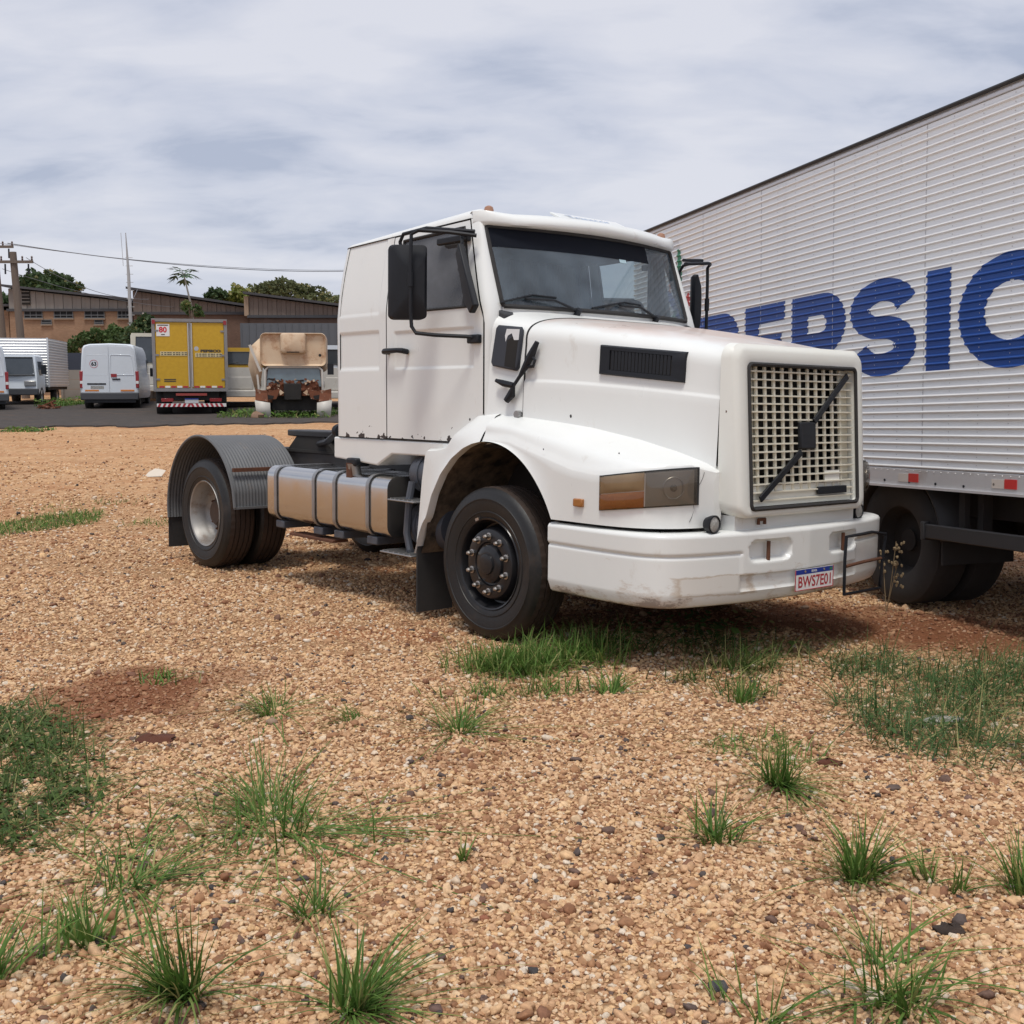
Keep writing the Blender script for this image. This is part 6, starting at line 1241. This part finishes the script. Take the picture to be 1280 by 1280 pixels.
# ---- warehouses
def brick_mat(name, c1, c2, mo):
    m = bpy.data.materials.new(name); m.use_nodes = True; N = m.node_tree.nodes; L = m.node_tree.links; b = N['Principled BSDF']; b.inputs['Roughness'].default_value = .95
    co = N.new('ShaderNodeTexCoord'); mp = N.new('ShaderNodeMapping'); mp.inputs['Rotation'].default_value = (R(90), 0, 0); L.new(co.outputs['Object'], mp.inputs[0])
    br = N.new('ShaderNodeTexBrick'); br.inputs['Scale'].default_value = 4.2; br.inputs['Color1'].default_value = (*c1, 1); br.inputs['Color2'].default_value = (*c2, 1); br.inputs['Mortar'].default_value = (*mo, 1); br.inputs['Mortar Size'].default_value = .012; L.new(mp.outputs[0], br.inputs[0])
    n = N.new('ShaderNodeTexNoise'); n.inputs['Scale'].default_value = .9; n.inputs['Detail'].default_value = 8; L.new(co.outputs['Object'], n.inputs[0]); r = N.new('ShaderNodeMapRange'); r.inputs[1].default_value = .4; r.inputs[2].default_value = .75; r.inputs[4].default_value = .6; L.new(n.outputs[0], r.inputs[0])
    x = N.new('ShaderNodeMix'); x.data_type = 'RGBA'; L.new(r.outputs[0], x.inputs[0]); L.new(br.outputs[0], x.inputs[6]); x.inputs[7].default_value = (c1[0] * .5, c1[1] * .5, c1[2] * .5, 1); L.new(x.outputs[2], b.inputs['Base Color']); return m
BRICK = brick_mat('orange_brick', (.33, .205, .13), (.27, .165, .10), (.32, .25, .19)); BRICK2 = brick_mat('brown_brick', (.17, .10, .072), (.14, .085, .06), (.16, .12, .10))
CLADG = mat('grey_weathered_cladding', (.20, .185, .17), .9, 0, (.27, .25, .23), 1.5, .9, stretch=(3, 3, .4)); CLADB = mat('brown_weathered_cladding', (.135, .105, .09), .9, 0, (.19, .15, .125), 1.5, .9, stretch=(3, 3, .4)); ROOFD = mat('dark_roof_sheet', (.04, .042, .05), .8, 0, (.07, .07, .075), 2, .8)
def warehouse(label, y, pl, pr, top_l, top_r, base_, wallm, cladm, nm='warehouse'):
    x0, x1 = wx(pl, y), wx(pr, y); zg = float(gz(x0, y)); b = thing(nm, label, 'warehouse', (x0, y, zg), 0, 'sheds along the back of the yard'); W = x1 - x0; zb = wz(base_, y) - zg; zl = wz(top_l, y) - zg; zr = wz(top_r, y) - zg
    obj('wall', MB().box(0, W, 0, 10, -.5, zb), wallm, b); n = int(W / .24)
    if cladm:
        obj('gable_core', MB().prism([(0, zb), (W, zb), (W, zr - .05), (0, zl - .05)], .06, 10), cladm, b)
        for i in range(n):
            a = i / n; c = (i + 1) / n; obj('cladding_board', MB().prism([(W * a + .006, zb + .02), (W * c - .006, zb + .02), (W * c - .006, lerp(zl, zr, c) - .08), (W * a + .006, lerp(zl, zr, a) - .08)], -.02 - .03 * (i % 2), .055), cladm, b, 0)
        obj('eaves_beam', MB().box(-.1, W + .05, -.12, -.03, zb - .1, zb + .04), ROOFD, b)
    obj('roof', MB().prism([(-.25, zl + .02), (W + .25, zr - .02), (W + .25, zr + .1), (-.25, zl + .14)], -.35, 10.3), ROOFD, b); return b, W, zb, zl, zr, zg
y_ = 62.
b1, W, zb, zl, zr, zg = warehouse('orange brick shed with grey clad gable and a row of dark windows', y_, 16, 168, 359, 376, 387, BRICK, CLADG)
def window(par, x0, x1, z0, z1, n=3):
    w = obj('window', MB().box(x0, x1, -.03, .02, z0, z1), mat('dusty_dark_pane', (.012, .014, .017), .6, 0, (.03, .032, .035), 6, .8, spec=.15), par); 
    fr = MB(); [fr.box(x0 - .04, x1 + .04, -.06, -.035, z - .02, z + .02) for z in (z0, z0 * .6 + z1 * .4, z1)]; [fr.box(x - .015, x + .015, -.055, -.04, z0, z1) for x in np.linspace(x0, x1, n + 1)]; obj('frame', fr, mat('window_steel', (.13, .14, .15), .7), w); obj('sill', MB().box(x0 - .06, x1 + .06, -.1, -.035, z0 - .09, z0 - .025), mat('concrete_sill', (.25, .19, .14), .9), w)
P2 = lambda px: wx(px, y_) - wx(16, y_); Z2 = lambda py: wz(py, y_) - zg
for a, c in ((35, 57), (72, 95), (110, 134), (151, 174 - 8)): window(b1, P2(a), P2(c), Z2(397.5), Z2(388.7), 3)
for a, c in ((56, 68), (122, 132)): window(b1, P2(a), P2(c), Z2(405), Z2(400), 1)
obj('gable_louvre', MB().box(P2(33), P2(43), -.09, -.05, Z2(381), Z2(363)), VOID, b1)
for k_ in range(4): obj('louvre_rail', MB().box(P2(33), P2(43), -.12, -.095, Z2(378 - k_ * 4.3), Z2(377.2 - k_ * 4.3)), CLADG, b1)
b0, *_ = warehouse('low brick wall end of the shed cut by the left edge', y_ + .4, -140, 15, 380, 383, 388, BRICK, None)
b2, W, zb, zl, zr, zg = warehouse('brown clad middle shed behind the yellow box truck', y_ - .5, 170, 314, 362, 384, 391, BRICK2, CLADB)
obj('corner_pipe', MB().cyl((.6, -.15, 0), (.6, -.15, zb), .08), mat('pale_pipe', (.4, .37, .33), .8), b2)
b3, W, zb, zl, zr, zg = warehouse('brown clad shed with grey metal wall behind the rusty wreck', y_ - 1., 314, 520, 368, 395, 395, BRICK2, CLADB)
obj('gable_return', MB().box(-.25, -.02, -.1, 8, zb, zl - .1), mat('tan_return', (.33, .24, .17), .9), b3)
GREYM = mat('slate_grey_sheet', (.10, .115, .135), .7, 0, (.085, .095, .11), 1.2, .9)
mw = obj('metal_wall', MB().box(-.3, W, -.9, -.75, 0, wz(404, y_ - 1.9) - zg), GREYM, b3)
for i in range(24): obj('sheet_rib', MB().box(-.25 + i * .38, -.21 + i * .38, -.93, -.901, 0, wz(404, y_ - 1.9) - zg - .02), GREYM, mw, 0)
# concrete panel wall with a dark gate behind the van
y_ = 52.; x0 = wx(78, y_); cw = thing('concrete_wall', 'pale concrete panel wall with dark blue sheet above, left of the white van', 'wall', (x0, y_, float(gz(x0, y_))))
for i in range(5):
    for k_ in range(3): obj('panel', MB().box(i * 1.02, i * 1.02 + 1.0, 0, .06, k_ * .44, k_ * .44 + .43), mat('stained_concrete', (.34, .32, .29), .95, 0, (.26, .24, .22), 2, .8, bump=.3, bscale=20), cw)
    obj('post', MB().box(i * 1.02 - .06, i * 1.02 + .05, -.05, -.005, 0, 1.4), MATS['stained_concrete'], cw)
obj('dark_sheet', MB().box(.0, 5.0, .1, .14, 1.2, wz(441, y_) - float(gz(x0, y_))), mat('dark_blue_sheet', (.04, .05, .075), .7), cw)
# ---- poles, mast, wires
WOODP = mat('weathered_pole_wood', (.12, .09, .07), .9, 0, (.17, .135, .11), 3, .8, stretch=(6, 6, .6), bump=.3, bscale=20)
tops = []
def pole(label, px0, py_top, px_b, y, tr, arm):
    x = wx(px_b, y); zg = float(gz(x, y)); zt = wz(py_top, y) - zg; xt = wx(px0, y) - x; p = thing('utility_pole', label, 'utility pole', (x, y, zg), 0, 'wooden utility poles at the left')
    obj('shaft', MB().tube([(0, 0, -.3), (xt * .5, 0, zt * .5), (xt, 0, zt)], [tr * 1.25, tr * 1.1, tr], 12), WOODP, p); a = part('cross_arm', p); obj('arm', MB().bar((xt - arm, -.15, zt - .45), (xt + arm, -.15, zt - .45), .1, .12), WOODP, a)
    for k_ in (-.95, -.5, .5, .95): obj('insulator', MB().lathe([(.03, 0), (.05, .05), (.03, .1), (.05, .15), (.02, .2)], (xt + arm * k_, -.15, zt - .39), 2, 10), mat('brown_insulator', (.1, .06, .05), .4), a)
    for k_ in (-.9, -.3, .8): obj('fuse_link', MB().cyl((xt + arm * k_, -.2, zt - .55), (xt + arm * k_, -.22, zt - 1.0), .04, n=8), BLACK, a)
    return np.array([x + xt, y - .15, zg + zt - .2])
t1 = pole('leaning wooden utility pole at the left edge with short cross arm', 1, 297, 10, 56., .14, 1.0)
t2 = pole('wooden utility pole with wide cross arm in front of the brick shed', 24, 315, 32, 52., .15, .95)
x_ = wx(167, 58); mst = thing('antenna_mast', 'tall thin antenna mast rising beside the brick shed roof', 'mast', (x_, 58, float(gz(x_, 58)))); zt = wz(291, 58) - float(gz(x_, 58))
obj('tube', MB().tube([(0, 0, 0), (-.05, 0, zt * .75), (-.12, 0, zt)], [.11, .08, .02], 8), mat('galvanised_mast', (.42, .42, .42), .6, .3), mst)
for k_ in range(9): obj('rung', MB().cyl((-.18, 0, zt * (.45 + .05 * k_)), (.18, 0, zt * (.45 + .05 * k_)), .015, n=6), MATS['galvanised_mast'], mst)
obj('aerial', MB().tube([(-.3, 0, zt * .8), (-.36, 0, zt * 1.0)], .012, 6), MATS['galvanised_mast'], mst)
WIRE = mat('wire_grey', (.16, .165, .18), .7)
def wire(label, a, b, sag, r=.02):
    a, b = np.array(a, float), np.array(b, float); o = obj('overhead_wire', MB().tube([a + (b - a) * t - np.array([0, 0, sag * 4 * t * (1 - t)]) for t in np.linspace(0, 1, 24)], r, 5), WIRE); tag(o, label, 'wire', 'overhead wires')
far = lambda px, py, y: (wx(px, y), y, wz(py, y))
wire('upper overhead wire running right from the left utility pole to behind the cab', far(18, 304, 56), far(470, 338, 75), .5, .022); wire('thick overhead wire sagging just below the upper one', far(-5, 302, 56), far(470, 337, 75), .47, .013); wire('thin lower wire from the second pole towards the mast', far(40, 322, 52), far(190, 374, 60), .5, .013); wire('lowest thin wire reaching over the middle shed roof', far(10, 336, 52), far(300, 385, 66), .6, .012)
wire('guy wire sloping from the antenna mast to the middle shed roof', (x_, 58, wz(378, 58)), far(176, 362, 61), .05, .015)
# ---- trees
BARK = mat('bark', (.12, .085, .06), .95, 0, (.18, .14, .11), 6, .8, stretch=(5, 5, 1), bump=.4, bscale=30)
def leaf_mat(name, c0, c1): return grass_mat(name, tuple(c * .6 for c in c0), c0, c1)
def tree(name, label, loc, trunk, clumps, leaf, nleaf, mat_, seed, group=None, tr=.2, flat=1.):
    q = np.random.default_rng(seed); t = thing(name, label, 'tree', loc, 0, group); tm = MB(); tm.tube([(0, 0, 0), (.1, 0, trunk * .5), (0, .1, trunk)], [tr, tr * .8, tr * .65], 10)
    for c in clumps: mid = np.array([c[0] * .45, c[1] * .45, trunk * .55 + c[2] * .45]); tm.tube([(0, .05, trunk * .85), mid, c[:3]], [tr * .5, tr * .3, tr * .12], 6)
    obj('trunk', tm, BARK, t, 50); V, Fc, S = [], [], []
    tot = sum(c[3] ** 2 for c in clumps)
    for c in clumps:
        sh0 = q.uniform(.1, .7)
        for _ in range(int(nleaf * c[3] ** 2 / tot)):
            d = q.normal(0, 1, 3); d /= np.linalg.norm(d); r = c[3] * (.45 + .6 * q.random() ** .5) * (1 + .25 * math.sin(5 * d[0] + 3 * d[2] + c[0])); p = np.array(c[:3]) + d * r * np.array([1, 1, .72 * flat]); s = leaf * q.uniform(.6, 1.4); a, b = q.normal(0, 1, 3), q.normal(0, 1, 3); a /= np.linalg.norm(a); b -= a * (a @ b); b /= np.linalg.norm(b); o = len(V)
            V += [tuple(p + (a * i + b * j) * s) for i, j in ((-.5, 0), (0, .32), (.5, 0), (0, -.32))]; Fc.append((o, o + 1, o + 2, o + 3)); sh = min(.93, max(0, sh0 + q.normal(0, .15) + .15 * d[2])); S += [sh] * 4
    me = bpy.data.meshes.new('crown'); me.from_pydata(V, [], Fc); a = me.attributes.new('shade', 'FLOAT', 'POINT'); a.data.foreach_set('value', np.array(S, np.float32)); me.materials.append(mat_); o = bpy.data.objects.new('crown', me); COL.objects.link(o); o.parent = t; return t
def clumps_px(y, pts, x0, zg, q):                        # crown clumps given by outline positions, at real distance
    return [(wx(px, y) - x0, q.uniform(-1.2, 1.2), wz(py, y) - zg, r) for px, py, r in pts]
DKG = leaf_mat('dark_leaf', (.065, .105, .04), (.13, .18, .07)); OLV = leaf_mat('olive_leaf', (.14, .16, .07), (.23, .24, .115)); YGR = leaf_mat('yellow_green_leaf', (.17, .20, .04), (.30, .28, .07)); FRESH = leaf_mat('fresh_leaf', (.10, .16, .05), (.18, .25, .09))
q = np.random.default_rng(21)
def place_tree(name, label, y, pxb, pts, leaf, n, m_, seed, tr=.2, flat=1., trunk=None):
    x0 = wx(pxb, y); zg = float(gz(x0, min(y, 60))); c = clumps_px(y, pts, x0, zg, np.random.default_rng(seed)); zmin = min(k[2] - k[3] for k in c); tree(name, label, (x0, y, zg), max(.5, zmin + .3) if trunk is None else trunk, c, leaf, n, m_, seed, 'trees around the sheds', tr, flat)
place_tree('round_tree', 'round dense dark green tree above the grey gabled shed', 85, 66, [(48, 361, 1.1), (58, 353, 1.0), (70, 350, 1.0), (82, 355, 1.0), (92, 362, .8), (66, 364, 1.4), (80, 367, 1.3), (40, 367, .7)], .36, 5200, DKG, 31, .3)
place_tree('edge_tree', 'dark tree at the left edge behind the leaning pole', 70, 3, [(-6, 374, 1.0), (6, 376, .7), (12, 380, .5), (-14, 378, 1.2)], .35, 1500, DKG, 32)
place_tree('spreading_tree', 'wide flat topped olive tree behind the right hand shed', 95, 360, [(320, 367, 1.2), (333, 361, 1.3), (346, 357, 1.2), (360, 356, 1.3), (374, 360, 1.2), (388, 365, 1.2), (400, 370, 1.1), (412, 376, 1.1), (425, 378, 1.2), (345, 367, 1.4), (368, 369, 1.5), (390, 376, 1.3)], .30, 4600, OLV, 33, .35, .5)
place_tree('yellowish_tree', 'yellow green tree between the middle shed and the spreading tree', 80, 300, [(288, 376, .8), (297, 371, .9), (306, 370, .9), (312, 375, .8), (302, 379, 1.0), (290, 381, .9)], .30, 2600, YGR, 34)
place_tree('small_dark_tree', 'small dark tree poking over the middle shed roof', 78, 276, [(272, 370, .55), (279, 368, .5), (276, 374, .7)], .28, 900, DKG, 35)
place_tree('shrub', 'green shrub against the brick shed behind the white van', 56, 145, [(114, 424, .4), (124, 420, .5), (136, 416, .5), (150, 416, .5), (162, 418, .5), (171, 421, .4), (120, 431, .6), (140, 428, .8), (158, 430, .7), (98, 434, .4), (92, 438, .4)], .16, 5200, FRESH, 36, .08, 1., .5)
place_tree('dark_shrub', 'dark bush between the brick shed and the yellow box truck', 55, 180, [(178, 404, .5), (186, 412, .6), (180, 424, .7), (184, 400, .4)], .2, 1500, DKG, 37, .08, 1., .5)
place_tree('small_green_tree', 'small bright green tree directly above the yellow box truck', 52, 241, [(236, 384, .20), (241, 381, .22), (246, 384, .2), (239, 389, .22), (244, 390, .22)], .12, 900, FRESH, 38, .07)
# papaya-like tree
y_ = 57.; x0 = wx(241, y_); zg = float(gz(x0, y_)); pt = thing('papaya_tree', 'slim papaya tree with a drooping leaf crown above the yellow box truck', 'tree', (x0, y_, zg)); xt = wx(234, y_) - x0; zt = wz(343, y_) - zg
obj('trunk', MB().tube([(0, 0, 0), (.1, 0, zt * .7), (xt, 0, zt)], [.07, .055, .035], 8), mat('pale_bark', (.3, .29, .26), .9), pt); q = np.random.default_rng(9)
for i in range(13):
    a = i * 2.4; el = q.uniform(-.35, .6); L_ = q.uniform(.3, .55); e_ = np.array([math.cos(a) * math.cos(el), math.sin(a) * math.cos(el), math.sin(el)]) * L_; base = np.array([xt, 0, zt]); lf = MB(); lf.tube([base, base + e_ * .6 + [0, 0, .05], base + e_], .012, 4); c = base + e_; u = e_ / L_; s_ = np.cross(u, [0, 0, 1.]); s_ /= np.linalg.norm(s_) + 1e-6
    for k_ in (-1.1, -.55, 0, .55, 1.1): d = u * math.cos(k_) + s_ * math.sin(k_) + np.array([0, 0, -.45]); lf.add([c, c + d * .2 + s_ * .1, c + d * .46, c + d * .2 - s_ * .1], [(0, 1, 2, 3)])
    obj('leaf', lf, mat('papaya_leaf', (.05, .095, .045), .6, 0, (.075, .13, .06), 5, .8), pt, 0)
# weeds along the parked row
q = np.random.default_rng(41)
def weed_strip(name, lab, pxs, y0, y1, n, h1):
    x = np.array([wx(q.uniform(*pxs), (y0 + y1) / 2) for _ in range(n)]); y = q.uniform(y0, y1, n); P = np.c_[x, y]; stuff(foliage_obj(name, [blades(P[: n * 2 // 3], h1 * .4, h1, .03, .6, q, 3), leaf_patch(P[n * 2 // 3:], .13, q, h1 * .7)], GRASS), lab)
weed_strip('row_weeds', 'green weeds growing under and around the rusty wreck', (283, 420), 36.0, 39.5, 1700, .34)
weed_strip('wall_weeds', 'strip of grass in front of the pale concrete wall', (60, 102), 43.5, 46.5, 700, .45)
weed_strip('lane_grass', 'sparse grass at the near edge of the dark lane on the left', (5, 60), 30.2, 31.3, 260, .14)
g_ = gpt(320, 36.2); o = obj('brown_block', MB().blob((0, 0, .1), (.22, .15, .14), 8, 10, .2), mat('brown_block_stone', (.24, .15, .10), .9)); o.location = g_; tag(o, 'brown rock in the weeds left of the rusty wreck', 'rock')
# low shed seen through the cab windows, and the woods on the skyline behind everything
warehouse('low brown clad shed seen through the cab windows of the white tractor truck', 66., 530, 880, 371, 378, 392, BRICK2, CLADB)
q = np.random.default_rng(77); V, Fc, S = [], [], []
for i in range(9000):
    x = q.uniform(-150, 150); hh = 3.2 + 1.6 * math.sin(x * .11) + 1.1 * math.sin(x * .37 + 2) + .8 * math.sin(x * .9); z = 1.16 + hh * q.random() ** .7; y = 150 + q.uniform(-4, 4); s = q.uniform(.5, 1.2); a, b = q.normal(0, 1, 3), q.normal(0, 1, 3); a /= np.linalg.norm(a); b -= a * (a @ b); b /= np.linalg.norm(b); o = len(V)
    V += [(x + s * (a[0] * i_ + b[0] * j_), y + s * (a[1] * i_ + b[1] * j_), z + s * (a[2] * i_ + b[2] * j_)) for i_, j_ in ((-1, 0), (0, .7), (1, 0), (0, -.7))]; Fc.append((o, o + 1, o + 2, o + 3)); S += [q.uniform(.1, .8)] * 4
stuff(foliage_obj('distant_woods', [(V, Fc, S)], DKG), 'low line of distant woods along the skyline')['category'] = 'trees'
